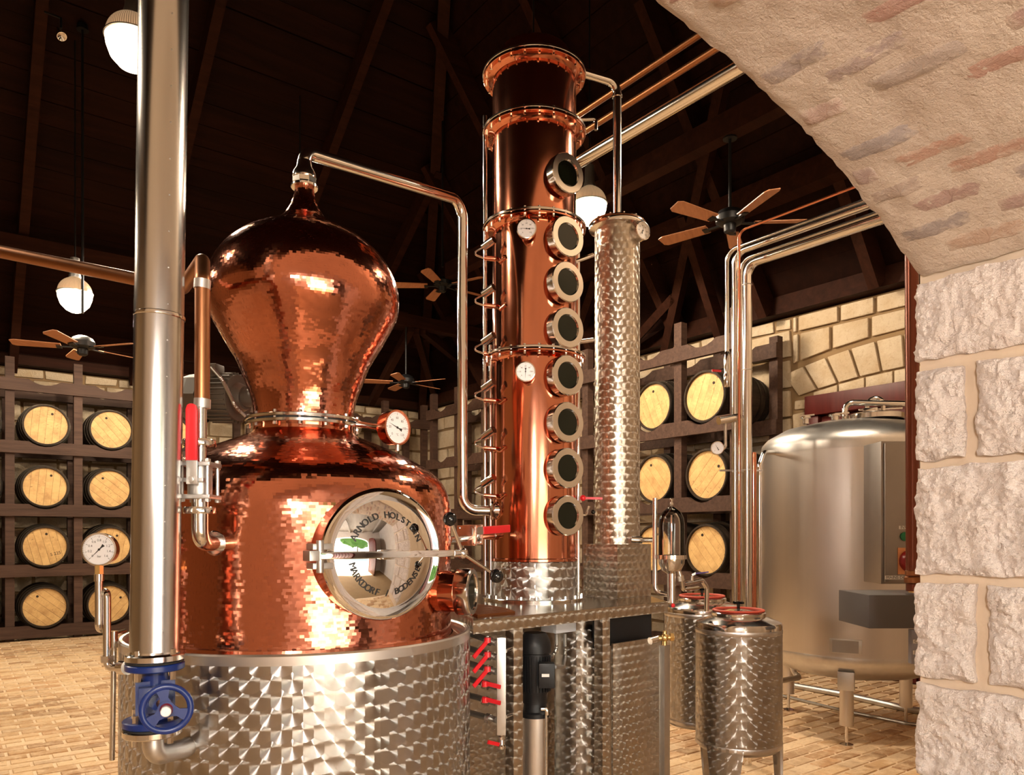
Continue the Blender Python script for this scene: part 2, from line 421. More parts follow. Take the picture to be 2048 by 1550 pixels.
M['gravel'] = stone('pale_gravel', (.62, .56, .47), (.56, .50, .41), (.46, .40, .31), .5, .3, .01)
M['leaf'] = stone('tree_leaves', (.06, .14, .025), (.10, .20, .04), (.03, .07, .012), .8, .8, .05)
q = NT('fill_globe').set(Base_Color=(1, 1, 1), Emission_Color=(1, .90, .80), Emission_Strength=FILL_E, Roughness=.3); M['globe'] = q.m
M['porch'] = wood('grey_porch_boards', (.16, .14, .12), (.24, .21, .19), .6, 1, .6, .2, .2)
M['bark'] = plain('bark', (.09, .06, .04), .8)
q = NT('lamp_lens').set(Base_Color=(1, .9, .75), Emission_Color=(1, .80, .52), Emission_Strength=16.0, Roughness=.3); M['lens'] = q.m
q = NT('lamp_prismatic_glass').set(Base_Color=(.55, .38, .25), Emission_Color=(1, .62, .33), Emission_Strength=1.0, Roughness=.2)
wv = q.n('ShaderNodeTexWave', wave_type='BANDS', bands_direction='X'); wv.inputs['Scale'].default_value = 22
q.l(q.n('ShaderNodeUVMap', uv_map='UVMap').outputs[0], wv.inputs['Vector']); q.nrm(q.bump(wv.outputs['Fac'], .6, .004))
sp = q.n('ShaderNodeSeparateXYZ'); q.l(q.n('ShaderNodeTexCoord').outputs['Object'], sp.inputs[0])
q.l(q.math('MULTIPLY_ADD', wv.outputs['Fac'], .35, .10), q.b.inputs['Emission Strength']); M['prism'] = q.m
from mathutils import noise as NZ
# ------------------------------------------------------------------ the room shell
VB = 13.5; UR = 7.8; UL = -6.0; VF = 1.096; TH = .75; WH = 4.0; KL = .707; KR = 1.35; VR = 7.3; ZR = WH+KL*(VB-VR)
U0 = 2.372; UC = U0-1.386; RA = 2.957; ZT = 2.635
def arch_z(u): return ZT-(RA-math.sqrt(RA*RA-(u-UC)**2))
mb = MB(); mb.box(W((UL+UR)/2, (VF-TH+VB)/2, -.106), (UR-UL, VB-VF+TH, .2), (UX, VX, ZX))
floor = struct('floor', mb, M['grout'], 'mortared floor of sand-coloured brick pavers under the stills')
# pavers: the largest in view are parts, the rest one part
BL, BW, JT = .225, .105, .014
near = []; far = []
nv = int((VB-VF+TH)/(BW+JT)); nu = int((UR+3.5)/(BL+JT))
for j in range(nv):
    for i in range(nu):
        u = -3.5+(i+.5*(j % 2)+.5)*(BL+JT); v = VF-TH+.06+(j+.5)*(BW+JT)
        if u > UR-.12: continue
        p = W(u, v, 0); py_ = .6*u+.8*v; px = CX+F*(.8*u-.6*v)/py_ if py_ > .3 else -999; py = HZ+F*CH/py_ if py_ > .3 else 9999
        vis = (px < 245 and px > -30 and 1275 < py < 1570) or (1550 < px < 1870 and 1320 < py < 1570) or (1330 < px < 1410 and 1440 < py < 1570)
        (near if vis else far).append((py_, u, v))
near.sort(); far += near[300:]; near = near[:300]
def paver_mb(c, h, jit):
    X, Y = UX*(BL/2), VX*(BW/2); b = .006; n0 = []
    q = MB(); lo = [c+X*a+Y*d+ZX*-.012 for a, d in ((-1, -1), (1, -1), (1, 1), (-1, 1))]
    hi = [c+X*(a*(1-b/(BL/2)))+Y*(d*(1-b/(BW/2)))+ZX*(h+jit()) for a, d in ((-1, -1), (1, -1), (1, 1), (-1, 1))]
    return lo, hi
def add_paver(mb, c, h, jit):
    lo, hi = paver_mb(c, h, jit); n = len(mb.v); mb.v += lo+hi
    for q in ((4, 5, 6, 7), (0, 1, 5, 4), (1, 2, 6, 5), (2, 3, 7, 6), (3, 0, 4, 7)):
        mb.f.append([n+i for i in q]); mb.uv.append([(0, 0)]*4)
vari = []
for k in range(6):
    mb = MB(); add_paver(mb, V((0, 0, 0)), .0, lambda: R.uniform(-.001, .0015)); me = mb.mesh('brick', smooth=False); me.materials.append(M['paver']); vari.append(me)
for y, u, v in near:
    o = part(floor, 'brick', R.choice(vari), None); o.location = W(u, v, R.uniform(.0, .003))
mb = MB()
for y, u, v in far: add_paver(mb, W(u, v, 0), R.uniform(0, .003), lambda: R.uniform(-.001, .0015))
part(floor, 'paving', mb, M['paver'], kind='stuff', smooth=False)

def wall_stones(wall, o, X, N, segs, z0, z1, skip=None, rows=None, mat='limestone', name='stone'):
    z = z0; k = 0
    while z < z1-.12:
        h = R.uniform(.27, .38); 
        if z+h > z1-.12: h = z1-z
        a, b = segs; s = a-R.uniform(0, .3)
        while s < b:
            l = R.uniform(.34, .66); e = min(s+l, b); q0 = max(s, a); s = s+l
            if e-q0 < .1: continue
            g = .018
            if skip and skip(q0, e, z, z+h): continue
            jt = lambda m=.012: R.uniform(-m, m)
            poly = [(q0+g+jt(), z+g+jt()), (e-g+jt(), z+g+jt()), (e-g+jt(), z+h-g+jt()), (q0+g+jt(), z+h-g+jt())]
            cxp, czp = (q0+e)/2, z+h/2
            org = V(o)+X*cxp+ZX*czp
            mb = MB(); mb.prism([(p-cxp, r-czp) for p, r in poly], (0, 0, 0), X, ZX, N, .035+R.uniform(-.008, .012))
            me = mb.mesh(name, bevel=.014, bseg=2); me.materials.append(M[mat])
            ob = part(wall, name, me, None); ob.location = org
        z += h; k += 1
# back wall (behind the left rack)
mb = MB(); mb.box(W((UL+UR)/2, VB+.15, WH/2+.15), (UR-UL+.6, .3, WH+.3), (UX, VX, ZX))
wall_back = struct('wall_back', mb, M['wallmortar'], 'cream limestone block wall behind the long barrel rack')
wall_stones(wall_back, W(0, VB, 0), UX, -VX, (-1.2, UR), .0, WH)
# right wall with a relieving arch over a dark red door frame
mb = MB(); mb.box(W(UR+.15, (VF+VB)/2, WH/2+.15), (.3, VB-VF+.6, WH+.3), (UX, VX, ZX))
wall_right = struct('wall_right', mb, M['wallmortar'], 'cream limestone block wall with a shallow stone arch over the dark red door')
AV, AZ, AR = 3.6, -3.8, 7.0                      # centre and inner radius of the relieving arch
wall_stones(wall_right, W(UR, 0, 0), VX, -UX, (5.0, VB), .0, WH)
wall_stones(wall_right, W(UR, 0, 0), VX, -UX, (4.77, 5.0), .0, 3.04)
for k in range(11):                               # voussoirs
    def vp_(x, up):                                # joints fan out from a point well below the arch
        r = AR+(.33 if up else 0); d = V((x-AV, AZ+math.sqrt(AR*AR-(x-AV)**2)-1.3))
        p = V((x, AZ+math.sqrt(AR*AR-(x-AV)**2)))+d.normalized()*(.33 if up else 0); return (p.x, p.y)
    x0, x1 = AV-1.32+k*.24+.012, AV-1.32+(k+1)*.24-.012
    poly = [vp_(x1, 0), vp_(x0, 0), vp_(x0, 1), vp_(x1, 1)]
    mb = MB(); mb.prism(poly, W(UR, 0, 0), VX, ZX, -UX, .04)
    part(wall_right, 'voussoir', mb, M['limestone'], bevel=.014)
ringtop = lambda v: AZ+math.sqrt((AR+.36)**2-(v-AV)**2)+.015 if abs(v-AV) < 1.44 else 3.05
for row, (za, zb) in enumerate(((None, 3.80), (3.80, WH))):      # stones between ring and wall top
    v0 = 2.25+row*.2
    while v0 < 4.98:
        v1 = min(v0+R.uniform(.34, .52), 5.0); lo0, lo1 = (ringtop(v0), ringtop(v1)) if za is None else (za, za)
        if zb-max(lo0, lo1) > .06:
            poly = [(v0+.02, lo0+.015), (v1-.02, lo1+.015), (v1-.02, zb-.02), (v0+.02, zb-.02)]
            mb = MB(); mb.prism(poly, W(UR, 0, 0), VX, ZX, -UX, .035+R.uniform(0, .012)); part(wall_right, 'stone', mb, M['limestone'], bevel=.012)
        v0 = v1
for k in range(8):                                # thin course under the ring
    v0 = 2.35+k*.30; v1 = v0+.28
    zt = lambda v: AZ+math.sqrt(AR**2-(v-AV)**2)-.02
    zz = min(zt(v0), zt(v1))
    if zz > 3.04: 
        mb = MB(); mb.prism([(v0, 3.03), (v1, 3.03), (v1, zt(v1)), (v0, zt(v0))], W(UR, 0, 0), VX, ZX, -UX, .03); part(wall_right, 'stone', mb, M['limestone'], bevel=.008)
# dark red door in the right wall
mb = MB(); mb.box(W(UR-.06, 3.58, 2.92), (.2, 2.36, .22), (UX, VX, ZX))
d1 = struct('door_1', mb, M['door'], 'dark red timber door and lintel below the stone arch on right wall', bevel=.01)
for vv in (2.47, 4.69):
    mb = MB(); mb.box(W(UR-.04, vv, 1.405), (.16, .14, 2.8), (UX, VX, ZX)); part(d1, 'jamb', mb, M['door'], bevel=.008)
for k in range(2):
    mb = MB(); mb.box(W(UR-.02, 3.06+k*1.04, 1.4), (.1, 1.02, 2.79), (UX, VX, ZX)); part(d1, 'door_leaf', mb, M['door'], bevel=.008)
# left end wall (gable)
mb = MB(); mb.prism([(VF-.1, 0), (VB+.1, 0), (VB+.1, WH+.2), (VR, ZR+.3), (VF-.1, WH+.2)], W(UL-.3, 0, 0), VX, ZX, UX, .3)
struct('wall_left', mb, M['wallmortar'], 'plain stone end wall of the still house')
# front wall with the arch we look through
n = 24; arc = [(UC-1.386+2.772*i/n) for i in range(n+1)]
poly = [(UL-.3, 0), (UC-1.40, 0)]+[(u-(.012 if u < UC else -.012)*abs(u-UC)/1.386, arch_z(u)+.012) for u in arc]+[(U0+.014, 0), (UR+.3, 0), (UR+.3, WH+.2), (UL-.3, WH+.2)]
mb = MB(); mb.prism(poly, W(0, VF-TH, 0), UX, ZX, VX, TH)
wall_front = struct('wall_front', mb, M['mortar'], 'thick pale stone wall with the brick arch in the foreground', smooth=False)
# plastered soffit
g = []; ug = []; na, nw = 110, 40
for i in range(na+1):
    u = UC-1.386+2.772*i/na; row = []; ur = []
    for j in range(nw+1):
        wd = TH*j/nw; p = V((u*6, wd*6, 2.0))
        d = .010*NZ.fractal(p, 1, 2, 5)+.004*NZ.noise(p*6)
        v = VF-wd
        if j == 0: v += .012*NZ.fractal(V((u*9, 3, 0)), 1, 2, 4); d += .006
        row.append(W(u, v, arch_z(u)-.004+d)); ur.append((u, wd))
    g.append(row); ug.append(ur)
mb = MB(); mb.grid(g, ug); 
part(wall_front, 'soffit_plaster', mb, M['plaster'])
# bricks showing through the plaster
L = 0; us = UC+1.34; kk = 0
while us > UC-1.3:
    dz = abs(us-UC)/math.sqrt(RA*RA-(us-UC)**2); st = .088/math.sqrt(1+dz*dz)
    ua, ub = us-st*.78, us; off = (.13 if kk % 2 else .0)+R.uniform(-.03, .03); wd = -.16+off
    while wd < TH-.03:
        ln = R.uniform(.19, .25); w0, w1 = max(wd, .012), min(wd+ln, TH-.02); wd += ln+R.uniform(.02, .05)
        if w1-w0 < .06 or R.random() < .13: continue
        g = []; ug = []; prot = R.uniform(.001, .0045)
        for i in range(6):
            row = []; ur = []
            for j in range(12):
                fu, fw = i/5, j/11
                rd = .35*(abs(fw-.5)*2)**8
                fu2 = .5+(fu-.5)*(1-rd); uu = ua+(ub-ua)*fu2; ww = w0+(w1-w0)*fw
                e = 1-max(abs(fu-.5)*2, abs(fw-.5)*2)**6
                p = V((uu*6, ww*6, 2.0)); d = .010*NZ.fractal(p, 1, 2, 5)+.004*NZ.noise(p*6)
                row.append(W(uu, VF-ww, arch_z(uu)-.004+d-prot*e+.004*(1-e))); ur.append((fw, fu))
            g.append(row); ug.append(ur)
        c = g[3][6]; mb = MB(); mb.grid([[p-c for p in r] for r in g], ug)
        o = part(wall_front, 'soffit_brick', mb, M['limebrick']); o.location = c
    us -= st; kk += 1
# rough jamb stones
def rough(w0, w1, z0, z1, amp=.019, sidepx=0):
    nx = max(8, int((w1-w0)/.0055)); nz = max(8, int((z1-z0)/.0055)); g = []; ug = []
    sd = R.uniform(0, 50)
    for i in range(-1, nz+2):
        row = []; ur = []
        for j in range(-1, nx+2):
            fi, fj = min(max(i/nz, 0), 1), min(max(j/nx, 0), 1)
            ww = w0+(w1-w0)*fj; zz = z0+(z1-z0)*fi
            p = V((ww, zz, sd))
            d = amp*(.85*NZ.fractal(p*14, .7, 2.1, 7)+.30*NZ.noise(p*70)+.2*NZ.noise(p*130))
            e = max(abs(fi-.5)*2, 0); f = max(abs(fj-.5)*2, 0)
            ed = min((1-e)*(z1-z0)/2, (1-f)*(w1-w0)/2); rnd = -.016*math.exp(-ed/.012)
            out = .020+d+rnd
            ee = .008*NZ.fractal(V((ww*14, zz*14, sd+9)), 1, 2, 4)
            if i < 0 or i > nz or j < 0 or j > nx: out = -.06
            ww2 = ww+(ee if j <= 0 else -ee if j >= nx else 0); zz2 = zz+(ee if i <= 0 else -ee if i >= nz else 0)
            row.append(W(U0-out, VF-ww2, zz2)); ur.append((ww, zz))
        g.append(row); ug.append(ur)
    return g, ug
courses = [(2.026, 2.262, [0, .40]), (1.724, 1.994, [0, .148, .52]), (1.380, 1.700, [0, .50]), (1.072, 1.352, [0, .178, .58]), (.77, 1.046, [0, .40]), (.46, .745, [0, .2, .55]), (.15, .435, [0, .42])]
for z0, z1, ws in courses:
    ws = ws+[TH-.01]
    for a, b in zip(ws[:-1], ws[1:]):
        g, ug = rough(a+(.018 if a else -.004), b-.018, z0, z1)
        c = g[len(g)//2][len(g[0])//2]; mb = MB(); mb.grid([[p-c for p in r] for r in g], ug, flip=False)
        me = mb.mesh('jamb_stone'); me.materials.append(M['pier']); o = part(wall_front, 'jamb_stone', me, None); o.location = c
# ceiling: two plank slopes with rafters, purlins and tie beams
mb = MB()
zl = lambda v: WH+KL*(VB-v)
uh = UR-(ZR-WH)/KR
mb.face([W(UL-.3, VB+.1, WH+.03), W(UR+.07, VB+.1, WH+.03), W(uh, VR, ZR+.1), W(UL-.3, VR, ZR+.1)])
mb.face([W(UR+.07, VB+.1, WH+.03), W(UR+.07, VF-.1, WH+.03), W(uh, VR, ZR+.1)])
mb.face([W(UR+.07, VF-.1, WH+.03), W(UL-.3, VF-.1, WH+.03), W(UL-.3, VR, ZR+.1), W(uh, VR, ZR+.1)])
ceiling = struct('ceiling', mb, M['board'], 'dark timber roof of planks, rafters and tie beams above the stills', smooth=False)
nb = 27
for k in range(nb):
    v0, v1 = VB-(VB-VR)*k/nb, VB-(VB-VR)*(k+1)/nb; z0, z1 = zl(v0), zl(v1); g = .004
    e0, e1 = UR-(z0-WH)/KR, UR-(z1-WH)/KR; dz = R.uniform(-.006, .006)
    A = [W(-4.5, v0-g, z0+dz+g*KL), W(e0, v0-g, z0+dz+g*KL), W(e1, v1+g, z1+dz-g*KL), W(-4.5, v1+g, z1+dz-g*KL)]
    mb = MB(); B = [p+V((0, 0, .02)) for p in A]; mb.face(list(reversed(A))); mb.face(B)
    for i in range(4): mb.face([A[i], A[(i+1) % 4], B[(i+1) % 4], B[i]])
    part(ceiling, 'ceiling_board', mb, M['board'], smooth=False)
nb = 20
for k in range(nb):
    z0, z1 = WH+(ZR-WH)*k/nb, WH+(ZR-WH)*(k+1)/nb; u0, u1 = UR-(z0-WH)/KR, UR-(z1-WH)/KR; dz = R.uniform(-.006, .006); g = .004
    f0 = lambda z: VB-(z-WH)/KL; f1 = lambda z: VF+(z-WH)/KL
    A = [W(u0-g, f0(z0), z0+dz+g), W(u0-g, f1(z0), z0+dz+g), W(u1+g, f1(z1), z1+dz-g), W(u1+g, f0(z1), z1+dz-g)]
    mb = MB(); B = [p+V((0, 0, .02)) for p in A]; mb.face(list(reversed(A))); mb.face(B)
    for i in range(4): mb.face([A[i], A[(i+1) % 4], B[(i+1) % 4], B[i]])
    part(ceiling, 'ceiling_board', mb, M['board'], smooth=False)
nl = (VX*-KL-ZX).normalized(); nr = (UX*-KR-ZX).normalized()
for u in (-.85, .775, 2.38, 4.1, 5.66):
    vt = VR+.1; zt_ = zl(vt); ut = min(u, 9); vt2 = VB-(UR-u)*KR/KL if u > uh else vt
    A = W(u, VB-.1, zl(VB-.1))+nl*.13; B = W(u, max(vt, vt2), zl(max(vt, vt2)))+nl*.13
    mb = MB(); mb.beam(A, B, .11, .25, up=nl); part(ceiling, 'rafter', mb, M['rafter'])
for v in (2.6, 3.9, 5.2, 6.5, 8.0, 9.4, 10.8):
    zm = min(WH+KL*(VB-v), WH+KL*(v-VF)); 
    A = W(UR-.1, v, WH+.1*KR)+nr*.13; B = W(UR-(zm-WH)/KR, v, zm)+nr*.13
    mb = MB(); mb.beam(A, B, .11, .25, up=nr); part(ceiling, 'rafter', mb, M['rafter'])
mb = MB(); mb.beam(W(UR, VB, WH)+V((0, 0, -.1)), W(uh, VR, ZR)+V((0, 0, -.1)), .14, .3); part(ceiling, 'hip_rafter', mb, M['rafter'])
mb = MB(); mb.beam(W(-4.5, 11.3, zl(11.3)-.46), W(6.2, 11.3, zl(11.3)-.46), .22, .26); part(ceiling, 'purlin', mb, M['rafter'])
mb = MB(); mb.beam(W(6.75, 2, WH+KR*1.05-.42), W(6.75, 12, WH+KR*1.05-.42), .2, .24); part(ceiling, 'purlin', mb, M['rafter'])
mb = MB(); mb.beam(W(-4.5, VB-.12, WH+.10), W(UR, VB-.12, WH+.10), .2, .18); part(ceiling, 'wall_plate', mb, M['rafter'])
mb = MB(); mb.beam(W(UR-.10, VF, WH+.12), W(UR-.10, VB, WH+.12), .16, .2); part(ceiling, 'wall_plate', mb, M['rafter'])
mb = MB(); mb.beam(W(5.4, VF, 5.02), W(5.4, 8.6, 5.02), .14, .2); part(ceiling, 'tie_beam', mb, M['rafter'])
mb = MB(); mb.beam(W(3.6, 10.2, 4.76), W(7.2, 10.2, 4.76), .16, .18); part(ceiling, 'tie_beam', mb, M['rafter'])
def onray(px, py, u=None, v=None):
    a = (px-CX)/F; t = u/(.8*a+.6) if u is not None else v/(.8-.6*a); return P(px, py, t)
for a, b in (((822, 655), (742, 806)), ((832, 660), (872, 800)), ((845, 660), (985, 775))):
    mb = MB(); mb.beam(onray(*a, v=10.2), onray(*b, v=12.9), .1, .14); part(ceiling, 'brace', mb, M['rafter'])
for a, b in (((1452, 140), (1332, 705)), ((1352, 590), (1252, 700)), ((1368, 430), (1448, 690)), ((1195, 560), (1150, 690))):
    def onr(px, py):
        A_, B_ = (px-CX)/F, (HZ-py)/F; t = (WH-CH+KR*UR)/(B_+KR*(.8*A_+.6)); return P(px, py, t*.965)
    mb = MB(); mb.beam(onr(*a), onr(*b), .1, .16, up=nr); part(ceiling, 'brace', mb, M['rafter'])
# outside: gravel yard, trees and the open door leaf that mirror in the polished lid
mb = MB(); mb.box(W(0, -3.0-20, -.11), (70, 40, .2), (UX, VX, ZX)); struct('ground_outside', mb, M['gravel'], 'pale sunlit gravel yard outside the arch')
VN = VF-TH; VO = -3.0; PL, PR, PZ = -2.5, 3.1, 3.1       # entrance porch round the camera
mb = MB(); mb.box(W((PL+PR)/2, (VN+VO)/2, -.104), (PR-PL, VN-VO, .2), (UX, VX, ZX)); struct('floor_porch', mb, M['wallmortar'], 'pale paved floor of the entrance porch')
mb = MB(); mb.box(W((PL+PR)/2, (VN+VO)/2, PZ+.04), (PR-PL+.4, VN-VO+.3, .08), (UX, VX, ZX)); pc_ = struct('ceiling_porch', mb, M['porch'], 'grey boarded porch ceiling, mirrored in the polished lid')
for k in range(6):
    mb = MB(); mb.box(W(PL+.5+k*.9, (VN+VO)/2, PZ-.06), (.08, VN-VO-.02, .12), (UX, VX, ZX)); part(pc_, 'joist', mb, M['porch'])
for nm, u in (('wall_porch_left', PL-.1), ('wall_porch_right', PR+.1)):
    mb = MB(); mb.box(W(u, (VN+VO)/2, PZ/2), (.2, VN-VO, PZ), (UX, VX, ZX)); struct(nm, mb, M['porchstone'], 'pale limestone side wall of the entrance porch, %s side' % nm.split('_')[2])
OL, OR, OZ = -.95, 2.05, 2.2; oc = (OL+OR)/2; oh = (OR-OL)/2
poly = [(PL-.2, 0), (OL, 0)]+[(oc-oh*math.cos(PI*i/16), OZ+.45*math.sin(PI*i/16)) for i in range(17)]+[(OR, 0), (PR+.2, 0), (PR+.2, PZ+.08), (PL-.2, PZ+.08)]
mb = MB(); mb.prism(poly, W(0, VO-.4, 0), UX, ZX, VX, .4); struct('wall_porch_entry', mb, M['porchstone'], 'limestone porch wall with the arched way out to the yard', smooth=False)
mb = MB(); pts = [(0, .03), (1.25, .03), (1.25, 2.1), (1.1, 2.3), (.8, 2.42), (.4, 2.48), (0, 2.5)]
dx_ = (UX*.12+VX).normalized(); dn_ = dx_.cross(ZX)
mb.prism(pts, W(OR+.03, VO+.02, 0), dx_, ZX, dn_, .06)
d2 = struct('door_2', mb, M['door'], 'dark red arched door leaf standing open, mirrored in the polished lid', bevel=.008)
for k in range(1, 6):
    mb = MB(); mb.box(W(OR+.03, VO+.02, 1.2)+dx_*(k*.205)-dn_*.004, (.02, .012, 2.2), (dx_, dn_, ZX)); part(d2, 'batten', mb, M['door'])
for k, (u, v, h, r) in enumerate(((-8, -13, 9, 4.2), (1.5, -16, 10, 4.4), (11, -15, 9, 4.0), (-17, -7, 9, 4.2), (20, -12, 9, 4))):
    t = thing('tree', ['round green tree', 'broad tall green tree', 'low spreading green tree', 'small dark green tree', 'far green tree'][k]+' in the yard, mirrored in the polished lid', 'tree', W(u, v, 0))
    mb = MB(); mb.tube([(0, 0, 0), (.1, .05, h*.35), (0, 0, h*.6)], lambda L: .22-.02*L, 10); part(t, 'trunk', mb, M['bark'], local=True)
    mb = MB(); g = []; ug = []
    for i in range(25):
        row = []; ur = []
        for j in range(37):
            th, ph = PI*i/24, 2*PI*j/36; dd = V((math.sin(th)*math.cos(ph), math.sin(th)*math.sin(ph), -math.cos(th)))
            rr = r*(1+.35*NZ.fractal(dd*2.2+V((k*7, 0, 0)), 1, 2, 4)); row.append(V((0, 0, h*.62))+V((dd.x*rr, dd.y*rr, dd.z*rr*.75))); ur.append((j, i))
        g.append(row); ug.append(ur)
    mb.grid(g, ug, close=True); part(t, 'crown', mb, M['leaf'], local=True)
pl0 = W(-.9, -1.1, 2.25)  # added fill light for pier and arch, no lamp known here
t = thing('fill_lamp', 'added white fill-light globe, unseen in the entrance porch behind the viewer', 'lamp', pl0)
mb = MB(); mb.sphere(pl0, .16, 28); part(t, 'globe', mb, M['globe'])
mb = MB(); mb.cyl(pl0+ZX*.15, W(-.9, -1.1, PZ), .01, 10); mb.cyl(pl0+ZX*.13, pl0+ZX*.19, .05, 16); part(t, 'stem', mb, M['black_paint'])
# ------------------------------------------------------------------ barrel racks
ROWS = [.46, 1.32, 2.17, 3.05]; TOPZ = 3.92
def rack(name, label, A, N, o, posts, depth, bays):
    t = thing(name, label, 'rack', V(o)+A*posts[0])
    o = V(o)
    for s in posts:
        for dd in (0, depth):
            mb = MB(); mb.box(o+A*s+N*(dd+.05)+ZX*(1.985 if dd == 0 else 1.88), (.11, .10, 3.97 if dd == 0 else 3.76), (A, N, ZX)); part(t, 'post', mb, M['rack'])
    for zc in ROWS+[TOPZ]:
        for dd in (-.062, depth-.062):
            x0, x1 = posts[0]-.08, posts[-1]+.08; poly = [(x0, zc-.42), (x1, zc-.42)]; top = []
            x = x0; top.append((x0, zc-.25))
            for p, q2 in zip(posts[:-1], posts[1:]):
                c = (p+q2)/2
                for k in range(9):
                    a = math.radians(215+k*110/8); top.append((c+.30*math.cos(a)*1.0, min(zc-.25, zc-.02+.30*math.sin(a))))
            top.append((x1, zc-.25)); poly += list(reversed(top))
            mb = MB(); mb.prism(poly, o+N*dd, A, ZX, N, .06); part(t, 'cradle_beam', mb, M['rack'], smooth=False)
    return t
LP = [.70+.83*k for k in range(-1, 9)]
rack('barrel_rack', 'long dark timber barrel rack along the far left stone wall', UX, VX, W(0, 12.56, 0), LP, .72, None)
RP = [5.10]+[5.89+.8*k for k in range(0, 8)]
rack('barrel_rack', 'dark timber barrel rack on the right, behind the steel condenser and pipe bundle', VX, UX, W(6.84, 0, 0), RP, .72, None)
def barrel():
    t = thing('barrel', '', 'barrel')
    rb = lambda y: .288+.045*math.sin(PI*min(max((y+.03)/.86, 0), 1))
    prof = [(rb(-.03)-.022, .0), (rb(-.03)-.018, -.03)]+[(rb(-.03+.86*i/16), -.03+.86*i/16) for i in range(17)]+[(.27, .83), (.26, .81), (.001, .81)]
    mb = MB(); mb.lathe(prof, (0, 0, 0), (0, 1, 0), 40); part(t, 'staves', mb, M['stave'], local=True)
    for y in (.0, .10, .22, .58, .70, .80):
        mb = MB(); mb.lathe([(rb(y-.02)+.001, y-.02), (rb(y-.02)+.004, y-.02), (rb(y+.02)+.004, y+.02), (rb(y+.02)+.001, y+.02)], (0, 0, 0), (0, 1, 0), 40)
        part(t, 'hoop', mb, M['hoop'], local=True)
    Rh = .268; nb = 6
    for k in range(nb):
        x0, x1 = -Rh+2*Rh*k/nb+.0012, -Rh+2*Rh*(k+1)/nb-.0012; pts = []
        for i in range(7):
            x = x0+(x1-x0)*i/6; pts.append((x, -math.sqrt(max(0, Rh*Rh-x*x))))
        for i in range(7):
            x = x1+(x0-x1)*i/6; pts.append((x, math.sqrt(max(0, Rh*Rh-x*x))))
        mb = MB(); mb.prism(pts, (0, .012, 0), V((1, 0, 0)), V((0, 0, 1)), V((0, -1, 0)), .012+.001*(k % 2))
        part(t, 'head_board', mb, M['head'], local=True, smooth=False)
    mb = MB(); mb.cyl((.06, -.004, .17), (.06, .004, .17), .017, 12); part(t, 'bung', mb, M['stave'], local=True)
    return t
b0 = barrel(); used = [0]
def put_barrel(pos, rz, label, group, roll=None):
    t = b0 if not used[0] else copy_tree(b0); used[0] = 1
    t.location = pos; t.rotation_euler = (0, R.uniform(-.9, .9) if roll is None else roll, rz); t['label'] = label; t['group'] = group; return t
rown = ['bottom row', 'third row down', 'second row down', 'top row']
coln = {-1: 'cut by the left picture edge', 0: 'left of the pressure gauge', 1: 'beside the tall steel flue pipe', 2: 'between flue pipe and copper pot'}
for k in (-1, 0, 1, 2):
    for r, z in enumerate(ROWS):
        lab = 'oak barrel in the left rack, %s, %s' % (rown[r], coln.get(k, 'behind the gear motor'))
        b = put_barrel(W(.70+.83*k+.415+R.uniform(-.02, .02), 12.575+R.uniform(-.03, .0), z+.0), 0, lab, 'barrels in the left rack')
        if (k, r) == (0, 1):
            mb = MB(); mb.text('S 225', (.10, -.0025, -.13), V((1, 0, 0)), V((0, 0, 1)), .06); part(b, 'stencil', mb, M['ink'], local=True, smooth=False); b.rotation_euler[1] = -.25
for v, cn in ((6.28, 'next to the tall swirl-steel condenser'), (5.49, 'left of the vertical pipe bundle')):
    for r, z in enumerate(ROWS):
        if r == 0: continue
        put_barrel(W(6.87+R.uniform(-.03, .02), v+.0, z), -PI/2, 'pale oak barrel in the right rack, %s, %s' % (rown[r], cn), 'barrels in the right rack')
# ------------------------------------------------------------------ fans and pendant lamps
def fan():
    t = thing('ceiling_fan', '', 'fan')
    mb = MB(); mb.cyl((0, 0, .08), (0, 0, .80), .013, 12); part(t, 'downrod', mb, M['black_paint'], local=True)
    mb = MB(); mb.lathe([(.001, .80), (.06, .80), (.05, .86), (.001, .87)], n=24); part(t, 'canopy', mb, M['black_paint'], local=True)
    mb = MB(); mb.lathe([(.001, .10), (.05, .095), (.10, .07), (.125, .03), (.12, -.02), (.085, -.04), (.001, -.04)], n=32); part(t, 'motor_housing', mb, M['black_paint'], local=True)
    mb = MB(); mb.lathe([(.001, -.04), (.055, -.04), (.05, -.10), (.03, -.115), (.001, -.115)], n=24); part(t, 'switch_cup', mb, M['black_paint'], local=True)
    for k in range(5):
        a = 2*PI*k/5; d = V((math.cos(a), math.sin(a), 0)); e = V((-d.y, d.x, 0)); tilt = (e+ZX*.22).normalized(); nn = d.cross(tilt)
        poly = [(.20, -.055), (.62, -.07), (.655, -.05), (.665, .05), (.62, .07), (.20, .055)]
        mb = MB(); mb.prism(poly, V((0, 0, -.03)), d, tilt, nn, .008); b = part(t, 'blade', mb, M['fan'], local=True, smooth=False)
        mb = MB(); mb.beam(d*.08+V((0, 0, -.03)), d*.24+V((0, 0, -.036)), .03, .01); mb.beam(d*.22+e*-.03+V((0, 0, -.045)), d*.22+e*.03+V((0, 0, -.034)), .05, .008)
        part(b, 'bracket', mb, M['black_paint'], local=True)
    return t
f0 = fan(); fu = [0]
def roof_z(p): return min(WH+KL*(VB-p.y), WH+KR*(UR-p.x), WH+KL*(p.y-VF))-.02
